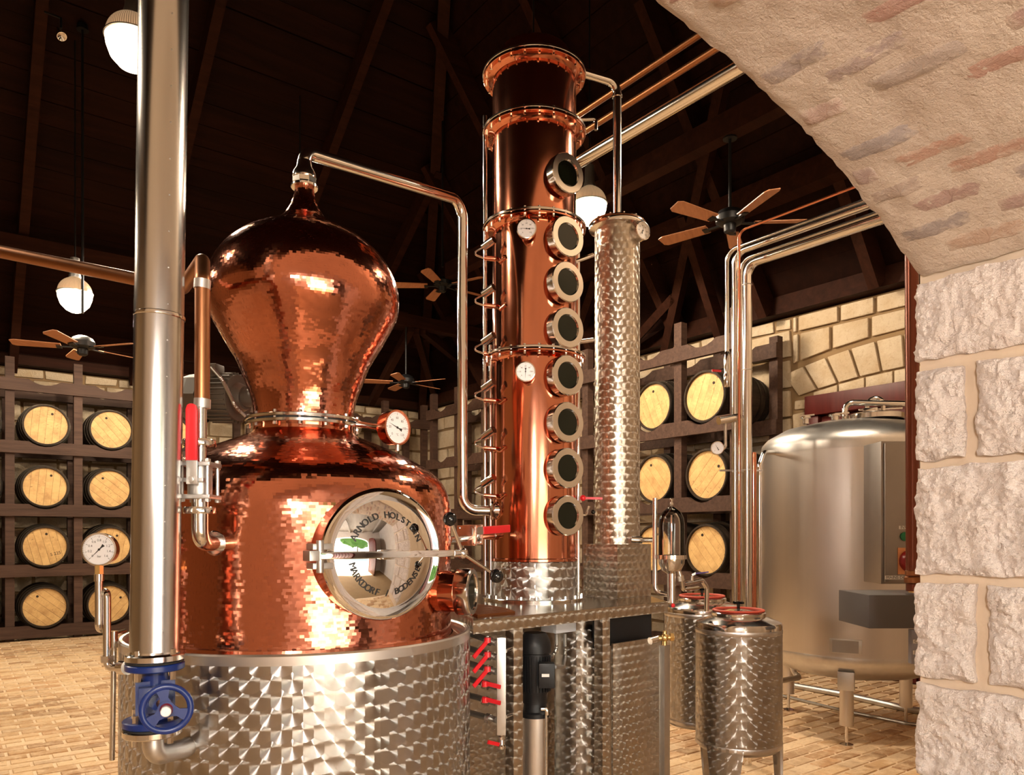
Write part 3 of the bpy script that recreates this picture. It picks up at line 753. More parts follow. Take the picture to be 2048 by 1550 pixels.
def put_fan(pos, rz, label, rod=None):
    rod = (roof_z(pos)-pos.z-.07)/.8 if rod is None else rod
    t = f0 if not fu[0] else copy_tree(f0); fu[0] = 1
    t.location = pos; t.rotation_euler = (0, 0, rz); t['label'] = label; t['group'] = 'ceiling fans'
    for c in t.children:
        if c.name.startswith('downrod') or c.name.startswith('canopy'):
            if c.name.startswith('downrod'): c.scale.z = rod
            else: c.location.z = .8*rod-.8
    return t
put_fan(P(165, 690, 8.1), .35, 'wooden ceiling fan over the left barrel rack, left of the flue pipe')
put_fan(P(885, 568, 10.2), 1.30, 'ceiling fan with long black rod between copper onion head and column')
put_fan(P(812, 762, 11.53), .18, 'small far ceiling fan with orange-lit blades behind the onion neck', 1.04)
put_fan(P(1460, 440, 6.5), .55, 'wooden ceiling fan on the right under the tie beam, near the arch', .87)
def lamp():
    t = thing('pendant_lamp', '', 'lamp')
    mb = MB(); mb.lathe([(.001, .40), (.045, .40), (.05, .24), (.06, .20), (.055, .17), (.001, .17)], n=20); part(t, 'socket', mb, M['cast'], local=True)
    mb = MB(); mb.cyl((0, 0, .40), (0, 0, 1.0), .008, 8); part(t, 'stem', mb, M['black_paint'], local=True)
    mb = MB(); mb.lathe([(.05, .19)]+[(.17*math.sin(PI/2*(.28+.72*i/10)), .17*math.cos(PI/2*(.28+.72*i/10))+.02) for i in range(11)], n=48); part(t, 'glass_shade', mb, M['prism'], local=True)
    mb = MB(); mb.lathe([(.172, .012), (.180, .016), (.180, .024), (.172, .028)], n=48); part(t, 'rim', mb, M['cast'], local=True)
    mb = MB(); mb.lathe([(.172, .012), (.165, -.04), (.14, -.11), (.09, -.165), (.04, -.19), (.001, -.195)], n=40); part(t, 'lens', mb, M['lens'], local=True)
    ld = bpy.data.lights.new('bulb', 'SPOT'); ld.energy = LAMP_W; ld.color = (1, .82, .61); ld.shadow_soft_size = .11; ld.spot_size = math.radians(179.5); ld.spot_blend = .05
    lo = bpy.data.objects.new('bulb', ld); COL.objects.link(lo); lo.parent = t; lo.location = (0, 0, -.24)
    return t
l0 = lamp(); lu = [0]
def put_lamp(pos, label):
    t = l0 if not lu[0] else copy_tree(l0); lu[0] = 1
    t.location = pos; t['label'] = label; t['group'] = 'pendant lamps'
    for c in t.children:
        if c.name.startswith('stem'): k = (roof_z(pos)-pos.z-.4)/.6; c.scale.z = k; c.location.z = .4-.4*k
put_lamp(P(265, 85, 5.2), 'large lit pendant lamp at upper left, half hidden by the flue pipe')
put_lamp(P(150, 590, 8.2), 'small lit pendant lamp under the copper pipe at left')
put_lamp(P(1179, 412, 7.5), 'lit pendant lamp between the copper column and the condenser')
for (u, v, z), lb in (((4.67, 5.87, 4.75), 'added pendant lamp for room light, hidden behind the copper column'), ((4.3, 2.3, 4.5), 'added pendant lamp lighting the right rack, unseen behind the arch'),
                      ((-1.4, 4.4, 4.6), 'pendant lamp hanging left of the picture beside the pot still'), ((-2.5, 7.5, 4.7), 'pendant lamp hanging left of the picture'), ((3.56, 9.2, 4.75), 'added pendant lamp for room light, hidden behind the onion head'), ((2.1, 10.05, 4.75), 'added pendant lamp brightening the left wall, hidden behind the tall flue pipe')):
    put_lamp(W(u, v, z), lb)  # these unseen pendants are added only to light the room
sl = P(122, 70, 5.6); t = thing('spotlight', 'tiny metal spotlight on a rafter in the top left corner', 'spotlight', sl)
mb = MB(); mb.lathe([(.001, .07), (.018, .07), (.022, .03), (.034, -.02), (.030, -.02), (.001, .0)], sl, C(-.5, .3, .8), 18); part(t, 'head', mb, M['steel'])
mb = MB(); mb.tube([sl+C(0, 0, .05), sl+C(-.03, .05, .16), P(90, 24, 5.7)], .008, 8, .03); part(t, 'arm', mb, M['black_paint'])
# ------------------------------------------------------------------ helpers for the equipment
def dphi(deg): a = math.radians(deg); return C(math.sin(a), -math.cos(a), 0)
def rphi(deg): a = math.radians(deg); return C(math.cos(a), math.sin(a), 0)
def spline(pts, m=8):
    out = []; p = [pts[0]]+list(pts)+[pts[-1]]
    for i in range(1, len(p)-2):
        for k in range(m):
            t = k/m; o = []
            for c in (0, 1):
                a, b, d, e = p[i-1][c], p[i][c], p[i+1][c], p[i+2][c]
                o.append(.5*((2*b)+(-a+d)*t+(2*a-5*b+4*d-e)*t*t+(-a+3*b-3*d+e)*t**3))
            out.append(tuple(o))
    out.append(tuple(pts[-1])); return out
def resample(pts, step):
    L = [0]
    for a, b in zip(pts[:-1], pts[1:]): L.append(L[-1]+math.hypot(b[0]-a[0], b[1]-a[1]))
    n = max(2, round(L[-1]/step)); out = []; k = 0
    for i in range(n+1):
        s = L[-1]*i/n
        while k < len(L)-2 and L[k+1] < s: k += 1
        t = (s-L[k])/max(1e-9, L[k+1]-L[k]); a, b = pts[k], pts[k+1]; out.append((a[0]+(b[0]-a[0])*t, a[1]+(b[1]-a[1])*t))
    return out
def hammered(prof, o, size, rh, tilt):                     # planished copper: rows of small flat facets
    mb = MB(); pr = resample(spline(prof), rh); o = V(o)
    for (r0, z0), (r1, z1) in zip(pr[:-1], pr[1:]):
        rm = (r0+r1)/2; n = max(60, int(2*PI*rm/size)); ph = R.uniform(0, 1)
        jit = [R.uniform(-.25, .25) for _ in range(n)]
        nr_ = V((z1-z0, r0-r1)).normalized()
        for j in range(n):
            a0 = 2*PI*(j+ph+jit[j])/n; a1 = 2*PI*(j+1+ph+jit[(j+1) % n])/n
            tx, ty = R.gauss(0, tilt), R.gauss(0, tilt)
            q = []
            for a, r, z, sx, sy in ((a0, r0, z0, -1, -1), (a1, r0, z0, 1, -1), (a1, r1, z1, 1, 1), (a0, r1, z1, -1, 1)):
                off = sx*tx*size/2+sy*ty*rh/2
                q.append(o+V((math.cos(a)*(r+off*nr_.x), math.sin(a)*(r+off*nr_.x), z+off*nr_.y)))
            mb.face(q, [(0, 0), (1, 0), (1, 1), (0, 1)])
    return mb
def bolts(par, name, o, d, rad, n, r, h, mat='steel', a0=0.0, six=True):
    x, y, z = frame(d); mb = MB()
    for k in range(n):
        a = 2*PI*(k+a0)/n; c = V(o)+x*(rad*math.cos(a))+y*(rad*math.sin(a)); mb.cyl(c-z*h/2, c+z*h/2, r, 6 if six else 10)
    return part(par, name, mb, M[mat], kind='stuff')
def bolt_parts(par, o, d, rad, n, r, h, mat='steel', a0=0.0):
    x, y, z = frame(d)
    for k in range(n):
        a = 2*PI*(k+a0)/n; c = V(o)+x*(rad*math.cos(a))+y*(rad*math.sin(a)); mb = MB(); mb.cyl(c-z*h/2, c+z*h/2, r, 6); part(par, 'bolt', mb, M[mat])
def gauge(par, o, d, Rr, depth, casemat, marks, na, name='gauge', unit=None):
    o = V(o); d = V(d).normalized(); X = ZX.cross(d)*1.0; X.normalize(); Y = d.cross(X)       # X is to the right for someone facing the dial
    mb = MB(); mb.lathe([(.001, -depth), (Rr*.55, -depth), (Rr*.97, -depth*.9), (Rr, -depth*.7), (Rr, -.006), (Rr*1.03, -.004), (Rr*1.03, .003), (Rr*.93, .004), (Rr*.90, -.002)], o, d, 40)
    c = part(par, name, mb, M[casemat])
    mb = MB(); mb.lathe([(Rr*.92, -.002), (.0005, -.002)], o, d, 36); part(c, 'dial', mb, M['dial'])
    mb = MB(); n = len(marks)
    for i in range(n):
        a = math.radians(225-270*i/(n-1)); e = X*math.cos(a)+Y*math.sin(a); t = Y*math.cos(a)-X*math.sin(a)
        mb.face([o+e*(Rr*.72)-t*(Rr*.012)-d*.0012, o+e*(Rr*.72)+t*(Rr*.012)-d*.0012, o+e*(Rr*.86)+t*(Rr*.012)-d*.0012, o+e*(Rr*.86)-t*(Rr*.012)-d*.0012])
        if marks[i]: mb.text(marks[i], o+e*(Rr*.56)-d*.0012, X, Y, Rr*.20)
        if i < n-1:
            for k in range(1, 5):
                b = a-math.radians(270/(n-1))*k/5; e2 = X*math.cos(b)+Y*math.sin(b); t2 = Y*math.cos(b)-X*math.sin(b)
                mb.face([o+e2*(Rr*.79)-t2*(Rr*.006)-d*.0012, o+e2*(Rr*.79)+t2*(Rr*.006)-d*.0012, o+e2*(Rr*.86)+t2*(Rr*.006)-d*.0012, o+e2*(Rr*.86)-t2*(Rr*.006)-d*.0012])
    if unit: mb.text(unit, o-Y*(Rr*.42)-d*.0012, X, Y, Rr*.18)
    part(c, 'dial_marks', mb, M['ink'], smooth=False)
    a = math.radians(na); e = X*math.cos(a)+Y*math.sin(a); t = Y*math.cos(a)-X*math.sin(a); mb = MB()
    mb.face([o+e*(Rr*.74)-d*.0004, o-t*(Rr*.03)-d*.0004, o-e*(Rr*.18)-t*(Rr*.04)-d*.0004, o-e*(Rr*.38)-t*(Rr*.10)-d*.0004, o-e*(Rr*.38)+t*(Rr*.10)-d*.0004, o-e*(Rr*.18)+t*(Rr*.04)-d*.0004, o+t*(Rr*.03)-d*.0004])
    mb.lathe([(Rr*.07, -.001), (Rr*.07, .001), (.0003, .001)], o, d, 12); part(c, 'needle', mb, M['ink'], smooth=False)
    return c
def ring(mb, o, d, ri, ro, h0, h1, n=40, ch=.002):
    mb.lathe([(ri, h0), (ro-ch, h0), (ro, h0+ch), (ro, h1-ch), (ro-ch, h1), (ri, h1), (ri, h0)], o, d, n); return mb
# ------------------------------------------------------------------ the pot still
PX, PY = -.785, 2.85; PO = C(PX, PY, 0)
pot = thing('pot_still', 'hammered copper onion-headed pot still in a swirl-brushed steel jacket', 'still', PO)
seam = C(0, 1, 0)
mb = MB(); mb.lathe([(.60, .0), (.625, .0), (.625, 1.112)], PO, ZX, 128, ref=None); part(pot, 'steel_jacket', mb, M['swirl'])
mb = MB(); mb.lathe([(.6255, 1.108), (.6265, 1.136), (.622, 1.142), (.612, 1.142), (.606, 1.136), (.604, 1.10), (.55, 1.098)], PO, ZX, 128); part(pot, 'jacket_rim', mb, M['brushed'])
body = [(.575, 1.10), (.556, 1.13), (.552, 1.18), (.552, 1.40), (.552, 1.56), (.547, 1.622), (.528, 1.678), (.492, 1.722), (.43, 1.765), (.35, 1.806), (.27, 1.84), (.21, 1.865)]
part(pot, 'copper_body', hammered(body, PO, .0145, .0095, .021), M['hammered'], smooth=False)
mb = MB(); mb.lathe([(.572, 1.10), (.588, 1.10), (.588, 1.118), (.560, 1.128)], PO, ZX, 96); part(pot, 'copper_skirt', mb, M['copper'])
mb = MB(); mb.lathe([(.215, 1.862), (.196, 1.870), (.187, 1.88), (.185, 1.91)], PO, ZX, 64); part(pot, 'neck_collar', mb, M['copper'])
mb = MB(); ring(mb, PO, ZX, .17, .213, 1.898, 1.911, 64); ring(mb, PO, ZX, .17, .213, 1.917, 1.930, 64)
nf = part(pot, 'neck_flange', mb, M['steel'])
mb = MB(); mb.lathe([(.205, 1.911), (.205, 1.917)], PO, ZX, 48); part(nf, 'gasket', mb, M['gasket'])
bolt_parts(nf, PO+ZX*1.914, ZX, .201, 14, .0075, .052)
onion = [(.183, 1.93), (.185, 1.965), (.194, 2.01), (.212, 2.06), (.242, 2.138), (.285, 2.212), (.325, 2.285), (.347, 2.335)]
onion += [(.354*math.cos(math.radians(a)), 2.385+.285*math.sin(math.radians(a))) for a in (0, 12, 24, 36, 48, 58, 66)]
onion += [(.105, 2.672), (.075, 2.70), (.052, 2.74), (.040, 2.775), (.034, 2.815)]
part(pot, 'onion_head', hammered(onion, PO, .0130, .0085, .021), M['hammered'], smooth=False)
mb = MB(); ring(mb, PO, ZX, .02, .050, 2.806, 2.818, 24); ring(mb, PO, ZX, .02, .046, 2.820, 2.845, 8, .004); ring(mb, PO, ZX, .02, .042, 2.845, 2.853, 24); part(pot, 'spout_clamp', mb, M['steel'])
# manhole
MH = 38; mn = dphi(MH); mr = rphi(MH); mo = PO+mn*.615+ZX*1.437; RL = .207
mb = MB(); mb.lathe([(RL-.012, -.13), (RL-.008, -.02), (RL-.004, -.012), (RL-.004, -.004)], mo, mn, 72); mh = part(pot, 'manhole', mb, M['copper'])
mb = MB(); mb.lathe([(RL-.004, -.006), (RL, -.002), (RL+.001, .006), (RL-.004, .015), (RL-.012, .020), (RL-.034, .012), (RL-.040, .012)], mo, mn, 96); part(mh, 'rim', mb, M['mirror'])
RD = RL-.038; dome = lambda r: .012+.032*(1-(r/RD)**2)
mb = MB(); mb.lathe([(RD*(1-i/24), dome(RD*(1-i/24))) for i in range(24)]+[(.0004, dome(0))], mo, mn, 96); part(mh, 'lid', mb, M['mirror'])
mb = MB()
def arc_text(txt, r, a_mid, span, top):
    n = len(txt)
    for i, ch in enumerate(txt):
        if ch == ' ': continue
        t = (i+.5)/n-.5; a = math.radians(a_mid-span*t) if top else math.radians(a_mid+span*t)
        e = mr*math.cos(a)+ZX*math.sin(a); tg = (mr*math.sin(a)-ZX*math.cos(a)) if top else (-mr*math.sin(a)+ZX*math.cos(a)); up = e if top else -e
        c = mo+e*r; vs, fs = font(ch, 'CENTER'); n0 = len(mb.v); sz = .029
        for sh in (0, .0009, .0018):
            n0 = len(mb.v)
            for x, y in vs:
                p = c+tg*(x*sz+sh)+up*(y*sz); rr = (p-mo).length; mb.v.append(p+mn*(dome(min(rr, RD))+.0012))
            for f in fs: mb.f.append([n0+k for k in f]); mb.uv.append([(0, 0)]*len(f))
arc_text('ARNOLD HOLSTEIN', .122, 90, 140, True); arc_text('MARKDORF / BODENSEE', .122, 270, 156, False)
part(mh, 'lettering', mb, M['ink'], smooth=False, kind='stuff')
bz = mo+mn*.060
mb = MB(); mb.box(bz, (.47, .018, .022), (mr, mn, ZX)); mb.box(bz-mn*.006, (.07, .022, .030), (mr, mn, ZX)); part(mh, 'clamp_bar', mb, M['mirror'], bevel=.003)
mb = MB()
for zz in (.026, -.030): mb.box(mo-mr*.222+mn*.03+ZX*zz, (.062, .05, .018), (mr, mn, ZX))
mb.box(mo-mr*.250+mn*.040, (.035, .05, .030), (mr, mn, ZX)); mb.cyl(mo-mr*.232+mn*.055-ZX*.05, mo-mr*.232+mn*.055+ZX*.045, .011, 16); part(mh, 'hinge', mb, M['satin'], bevel=.002)
hb = bz+mr*.262
mb = MB(); mb.cyl(bz+mr*.225, hb, .013, 20); mb.sphere(hb, .019, 18); part(mh, 'handle_boss', mb, M['steel'])
k1, k2 = P(900, 1038, 2.42), P(993, 1152, 2.44)
mb = MB(); mb.cyl(k1, hb, .0065, 12); mb.cyl(hb, k2, .0065, 12); part(mh, 'handle', mb, M['steel'])
for kk in (k1, k2):
    mb = MB(); mb.sphere(kk, .023, 24); part(mh, 'knob', mb, M['black'])
# side port
sn = dphi(78); so = PO+sn*.66+ZX*1.292
mb = MB(); mb.lathe([(.078, -.13), (.074, -.08), (.073, -.055)], so, sn, 40); sp_ = part(pot, 'side_port', mb, M['copper'])
mb = MB(); mb.lathe([(.074, -.058), (.083, -.056), (.085, -.052), (.085, -.004), (.082, .0), (.066, .0), (.064, -.006)], so, sn, 48); part(sp_, 'ring', mb, M['steel'])
mb = MB(); mb.lathe([(.065, -.006), (.0005, -.006)], so, sn, 32); part(sp_, 'pane', mb, M['sight'])
# neck thermometer
go = P(795, 855, 2.72); gd = dphi(52)
g_ = gauge(pot, go, gd, .062, .05, 'copper', ['0', '20', '40', '60', '80', '100', '120'], 160, 'thermometer', '°C')
mb = MB(); mb.tube([PO+ZX*1.915+dphi(80)*.19, go-gd*.05+ZX*0], .012, 12, 0); mb.cyl(go-ZX*.062, go-ZX*.085, .008, 10); part(g_, 'stem', mb, M['steel'])
# inlet pipe with ball valve and red lever
vp = thing('copper_feed_pipe', 'brown copper feed pipe with red-levered ball valve entering the pot', 'pipe', P(400, 1080, 2.2))
mb = MB(); mb.tube([P(-110, 481, 2.62), P(365, 577, 2.50), P(405, 520, 2.28), P(405, 560, 2.2), P(404, 806, 2.2)], .0215, 20, .035); part(vp, 'copper_tube', mb, M['copper_dull'])
for ya, yb in ((560, 578), (798, 816)): mb = MB(); mb.cyl(P(405, ya, 2.2), P(404, yb, 2.2), .0235, 20); part(vp, 'sealing_tape', mb, M['cast'])
mb = MB(); mb.cyl(P(402, 815, 2.2), P(401, 925, 2.2), .0165, 20); part(vp, 'steel_tube', mb, M['steel'])
mb = MB(); mb.cyl(P(400, 995, 2.2), P(400, 1030, 2.2), .024, 20); part(vp, 'steel_tube', mb, M['steel'])
for yy in (886, 1021):
    mb = MB(); mb.lathe([(.02, -.010), (.044, -.010), (.046, -.006), (.046, .006), (.044, .010), (.02, .010)], P(399, yy, 2.2), ZX, 28); part(vp, 'clamp', mb, M['steel'])
c0 = P(400, 962, 2.2)
mb = MB(); mb.cyl(c0-ZX*.042, c0+ZX*.042, .034, 28); bx = C(1, 0, 0); by = C(0, 1, 0)
for zz in (.047, -.047): mb.box(c0+ZX*zz, (.092, .092, .012), (bx, by, ZX))
mb.box(c0-by*.035, (.058, .03, .012), (bx, by, ZX)); vb = part(vp, 'valve_body', mb, M['cast'], bevel=.002)
for sx in (-1, 1):
    for sy in (-1, 1): mb = MB(); q0 = c0+bx*(.037*sx)+by*(.037*sy); mb.cyl(q0-ZX*.062, q0+ZX*.062, .0055, 10); mb.cyl(q0+ZX*.053, q0+ZX*.061, .009, 6); mb.cyl(q0-ZX*.061, q0-ZX*.053, .009, 6); part(vb, 'bolt', mb, M['satin'])
mb = MB(); ld_ = -by*.056; mb.box(c0+ld_+ZX*.025, (.032, .003, .075), (bx, by, ZX)); mb.cyl(c0+ld_*1.18, c0+ld_*.7, .010, 6); lv = part(vp, 'lever', mb, M['satin'], bevel=.001)
poly = [(-.016, 0), (.016, 0), (.016, .145), (.012, .157), (.005, .161), (-.005, .161), (-.012, .157), (-.016, .145)]
mb = MB(); mb.prism(poly, c0+ld_+by*.005+ZX*.055, bx, ZX, -by, .011); part(lv, 'red_grip', mb, M['red'], bevel=.002)
e1 = P(400, 1030, 2.2); e2 = P(456, 1086, 2.40)
mb = MB(); mb.tube([e1, P(400, 1086, 2.2), e2], .024, 20, .060); part(vp, 'elbow', mb, M['steel'])
dd = (e2-P(400, 1086, 2.2)).normalized(); cc = P(433, 1086, 2.318)
mb = MB(); mb.lathe([(.022, -.012), (.034, -.012), (.040, -.004), (.040, .004), (.034, .012), (.022, .012)], cc, dd, 28); part(vp, 'union_nut', mb, M['steel'])
# gear motor of the agitator
gm = thing('gear_motor', 'grey-brown finned gear motor beside the onion neck, behind the feed pipe', 'motor', P(430, 850, 2.95))
ma, mbb = P(372, 796, 2.98), P(478, 796, 2.93); md = (mbb-ma).normalized()
mb = MB(); mb.cyl(P(425, 796, 2.96), mbb, .088, 28); mo_ = part(gm, 'motor_body', mb, M['motor'])
mb = MB(); mx, my, mz = frame(md)
for k in range(28):
    a = 2*PI*k/28; e = mx*math.cos(a)+my*math.sin(a); mb.box((P(428, 796, 2.96)+P(474, 796, 2.93))/2+e*.092, (.012, .004, (P(474, 796, 2.93)-P(428, 796, 2.96)).length), (e, md.cross(e), md))
part(mo_, 'cooling_fins', mb, M['motor'], smooth=False, kind='stuff')
mb = MB(); mb.lathe([(.001, -.01), (.075, -.01), (.092, .012), (.096, .05), (.096, .10)], ma, md, 8); part(gm, 'fan_cover', mb, M['motor'], smooth=False)
mb = MB(); mb.cyl(mbb, P(492, 796, 2.92), .06, 24, .045); mb.cyl(P(490, 796, 2.92), P(515, 796, 2.9), .035, 20); part(gm, 'gear_head', mb, M['motor'])
mb = MB(); mb.box(P(427, 742, 2.94), (.06, .06, .05), (md, md.cross(ZX), ZX)); part(gm, 'terminal_box', mb, M['motor'], bevel=.006)
mb = MB(); pts = [P(423, 735, 2.88), P(445, 760, 2.85), P(472, 815, 2.82), P(500, 840, 2.84)]; mb.tube(pts, lambda L: .0065+.0012*math.sin(L*900), 10, .08, seg=40); part(gm, 'flexible_conduit', mb, M['conduit'])
# ------------------------------------------------------------------ flue pipe with blue gate valve
fl = thing('steam_pipe', 'tall shiny steel insulated pipe with blue handwheel gate valve at its foot', 'pipe', P(312, 1500, 2.12))
f0_, f1_ = P(309, 1300, 2.12), P(330, -160, 2.12)
mb = MB(); mb.cyl(f0_, f1_, .0645, 56); fp = part(fl, 'pipe_jacket', mb, M['flue'])
fd = (f1_-f0_).normalized(); fm = P(319.5, 634, 2.12)
mb = MB(); mb.lathe([(.0645, -.006), (.0665, -.004), (.0668, 0), (.0665, .004), (.0645, .006)], fm, fd, 56); part(fp, 'joint_bead', mb, M['steel'])
mb = MB()
for k in range(22):
    c = f0_+fd*(.06+k*.10)+C(.045, -.046, 0); mb.sphere(c, .0024, 8)
part(fp, 'rivets', mb, M['satin'], kind='stuff')
fc = P(310, 1313, 2.12)
mb = MB(); ring(mb, fc, ZX, .03, .0775, -.010, .010, 48, .003); mb.lathe([(.0645, .012), (.06, .03)], fc, ZX, 40); fa = part(fl, 'flange', mb, M['steel'])
bolt_parts(fa, fc-ZX*.018, ZX, .062, 4, .0085, .085, 'steel', .38)
mb = MB(); ring(mb, fc, ZX, .03, .076, -.016, -.0105, 48); part(fl, 'gasket', mb, M['gasket'])
mb = MB(); ring(mb, fc, ZX, .03, .0775, -.036, -.0165, 48, .003); mb.cyl(fc-ZX*.036, fc-ZX*.19, .034, 28)
vc = P(310, 1392, 2.12); wn_ = dphi(28); wr = rphi(28)
mb.box(vc, (.10, .062, .095), (wr, wn_, ZX)); mb.box(vc+wn_*.035, (.085, .05, .07), (wr, wn_, ZX)); mb.cyl(vc+wn_*.05, vc+wn_*.10, .02, 20)
lo_ = P(305, 1462, 2.12); ring(mb, lo_, ZX, .03, .0775, .0165, .036, 48, .003); mb.cyl(lo_+ZX*.03, vc-ZX*.03, .036, 28)
part(fl, 'valve_body', mb, M['blue'])
mb = MB(); ring(mb, lo_, ZX, .03, .076, .0105, .016, 48); part(fl, 'gasket', mb, M['gasket'])
mb = MB(); ring(mb, lo_, ZX, .03, .0775, -.010, .010, 48, .003); fb = part(fl, 'flange', mb, M['steel'])
bolt_parts(fb, lo_+ZX*.014, ZX, .062, 4, .0085, .085, 'steel', .38)
wc = P(333, 1418, 1.985); wa = dphi(22)
mb = MB(); mb.cyl(vc+wn_*.05, wc, .011, 16); part(fl, 'spindle', mb, M['copper_dull'])
X_, Y_, Z_ = frame(wa)
mb = MB(); g = []; ug = []
for i in range(49):
    a = 2*PI*i/48; e = X_*math.cos(a)+Y_*math.sin(a)
    g.append([wc+e*(.0585+.0085*math.cos(b))+wa*(.007*math.sin(b)) for b in [2*PI*k/12 for k in range(13)]]); ug.append([(i, k) for k in range(13)])
mb.grid(g, ug); 
for k in range(3):
    a = math.radians(100+120*k); e = X_*math.cos(a)+Y_*math.sin(a); tt = wa.cross(e)
    mb.prism([(.010, -.017), (.030, -.010), (.057, -.018), (.057, .018), (.030, .010), (.010, .017)], wc-wa*.004, e, tt, wa, .008)
mb.lathe([(.001, -.012), (.022, -.012), (.022, .008), (.001, .008)], wc, wa, 24); hw = part(fl, 'handwheel', mb, M['blue'])
mb = MB(); mb.lathe([(.017, .006), (.015, .012), (.014, .022)], wc, wa, 24); part(hw, 'red_ring', mb, M['dkred'])
mb = MB(); mb.lathe([(.013, .010), (.013, .036), (.011, .038), (.0005, .038)], wc, wa, 24); part(hw, 'white_cap', mb, M['white'])
mb = MB(); mb.tube([lo_-ZX*.008, P(308, 1512, 2.12), P(372, 1496, 2.24), P(402, 1468, 2.36)], .0285, 24, .055); part(fl, 'elbow', mb, M['satin'])
# ------------------------------------------------------------------ pressure gauge on siphon
pg = thing('pressure_gauge', 'round white pressure gauge on a bent steel siphon tube left of the flue pipe', 'gauge', P(214, 1335, 2.3))
gauge(pg, P(198, 1099, 2.3), dphi(6), .050, .035, 'steel', ['0', '0.2', '0.4', '0.6', '0.8', '1.0', '1.2', '1.4', '1.6'], 226, 'gauge_head', 'bar')
mb = MB(); mb.cyl(P(198, 1131, 2.3), P(198, 1150, 2.3), .013, 6); part(pg, 'brass_nut', mb, M['brass'])
mb = MB(); mb.tube([P(198, 1148, 2.3), P(198, 1258, 2.3), P(206, 1258, 2.33), P(206, 1184, 2.33), P(214, 1184, 2.3), P(214, 1335, 2.3), P(252, 1335, 2.3)], .0115, 16, .017); part(pg, 'siphon_tube', mb, M['steel'])
mb = MB(); mb.cyl(P(214, 1311, 2.3), P(214, 1324, 2.3), .020, 6); part(pg, 'union_nut', mb, M['steel'])
mb = MB(); mb.cyl(P(198, 1148, 2.3), P(198, 1162, 2.3), .0145, 16); part(pg, 'sleeve', mb, M['steel'])
mb = MB(); mb.cyl(P(243, 1335, 2.3), P(256, 1335, 2.28), .022, 20); part(pg, 'boss', mb, M['steel'])
mb = MB(); mb.cyl(P(228, 1290, 2.50), P(224, 1520, 2.50), .0085, 14); mb.cyl(P(228, 1262, 2.5), P(228, 1295, 2.5), .012, 14); mb.tube([P(228, 1268, 2.5), P(250, 1262, 2.60)], .007, 10); part(pot, 'drain_tube', mb, M['steel'])
# ------------------------------------------------------------------ the rectifying column
KX, KY = .112, 3.8; KO = C(KX, KY, 0); TZ = 1.173; KR_ = .2105
kc = thing('rectifying_column', 'tall polished copper rectifying column with a row of round sight glasses', 'column', KO+ZX*TZ)
mb = MB(); ring(mb, KO, ZX, .15, .262, TZ, TZ+.014, 72); kb = part(kc, 'base_flange', mb, M['steel'])
bolts(kb, 'bolts', KO+ZX*(TZ+.018), ZX, .238, 20, .007, .02)
mb = MB(); mb.lathe([(KR_+.004, TZ+.012), (KR_+.004, 1.362), (KR_+.001, 1.366)], KO, ZX, 72); part(kc, 'steel_base', mb, M['swirl'])
zs = [1.366, 2.381, 3.031, 3.512, 3.80]
for a, b in zip(zs[:-1], zs[1:]):
    mb = MB(); pr = [(KR_, a)]
    if a < 1.4: pr = [(KR_+.006, a), (KR_+.006, a+.012), (KR_, a+.016)]
    pr += [(KR_, b-.012)]
    mb.lathe(pr, KO, ZX, 96); part(kc, 'column_section', mb, M['copper'])
for z in zs[1:]:
    mb = MB(); mb.lathe([(KR_, z-.030), (KR_+.012, z-.020), (.236, z-.014)], KO, ZX, 72); ring(mb, KO, ZX, .2, .257, z-.015, z-.004, 72); cf = part(kc, 'copper_flange', mb, M['copper'])
    mb = MB(); ring(mb, KO, ZX, .2, .260, z-.001, z+.011, 72); part(cf, 'clamp_ring', mb, M['steel'])
    bolts(cf, 'bolts', KO+ZX*(z-.004), ZX, .243, 22, .0065, .048)
mb = MB(); mb.lathe([(KR_, 3.80), (.205, 3.86), (.18, 3.91), (.10, 3.945), (.045, 3.955), (.04, 4.0), (.001, 4.0)], KO, ZX, 72); part(kc, 'dome_cap', mb, M['copper'])
for i, y in enumerate((345, 472, 563, 655, 750, 844, 936, 1031)):
    n_ = dphi(35); o_ = KO+n_*.272+ZX*(CH+(HZ-y)/F*3.575)
    mb = MB(); mb.lathe([(.066, -.085), (.072, -.06), (.074, -.048)], o_, n_, 36); sg = part(kc, 'sight_glass', mb, M['copper'])
    mb = MB(); mb.lathe([(.07, -.05), (.093, -.050), (.096, -.046), (.096, -.004), (.092, .0), (.064, .0), (.060, -.008)], o_, n_, 44); part(sg, 'clamp_ring', mb, M['steel'])
    mb = MB(); mb.lathe([(.062, -.008), (.0005, -.008)], o_, n_, 32); part(sg, 'pane', mb, M['sight'])
for x, y, na in ((1053, 457, 175), (1051, 743, 268)):
    n_ = dphi(-3); o_ = P(x, y, 3.545); g_ = gauge(kc, o_, n_, .046, .03, 'steel', ['0', '20', '40', '60', '80', '100', '120'], na, 'dial_thermometer')
    mb = MB(); mb.cyl(o_-n_*.02, o_-n_*.08, .015, 14); part(g_, 'stem', mb, M['copper'])
for y in (485, 580, 676, 769, 865, 960):
    D_ = 3.70; w0, w1 = P(967, y+9, D_-.02), P(988, y-6, D_-.06)
    mb = MB(); mb.cyl(w0, w1, .019, 20); lvp = part(kc, 'float_lever', mb, M['steel'])
    mb = MB(); mb.tube([w0, P(943, y+22, D_), P(968, y+31, D_), P(978, y+32, D_)], .005, 10, .012); part(lvp, 'rod', mb, M['steel'])
    mb = MB(); mb.cyl(P(968, y+31, D_), P(992, y+33, D_), .012, 14); mb.tube([P(990, y+33, D_), P(1000, y+38, D_-.03), P(1012, y+29, D_-.06)], .006, 10, .012); mb.cyl(P(1008, y+29, 3.66), P(1026, y+27, 3.64), .012, 14); part(lvp, 'fitting', mb, M['copper'])
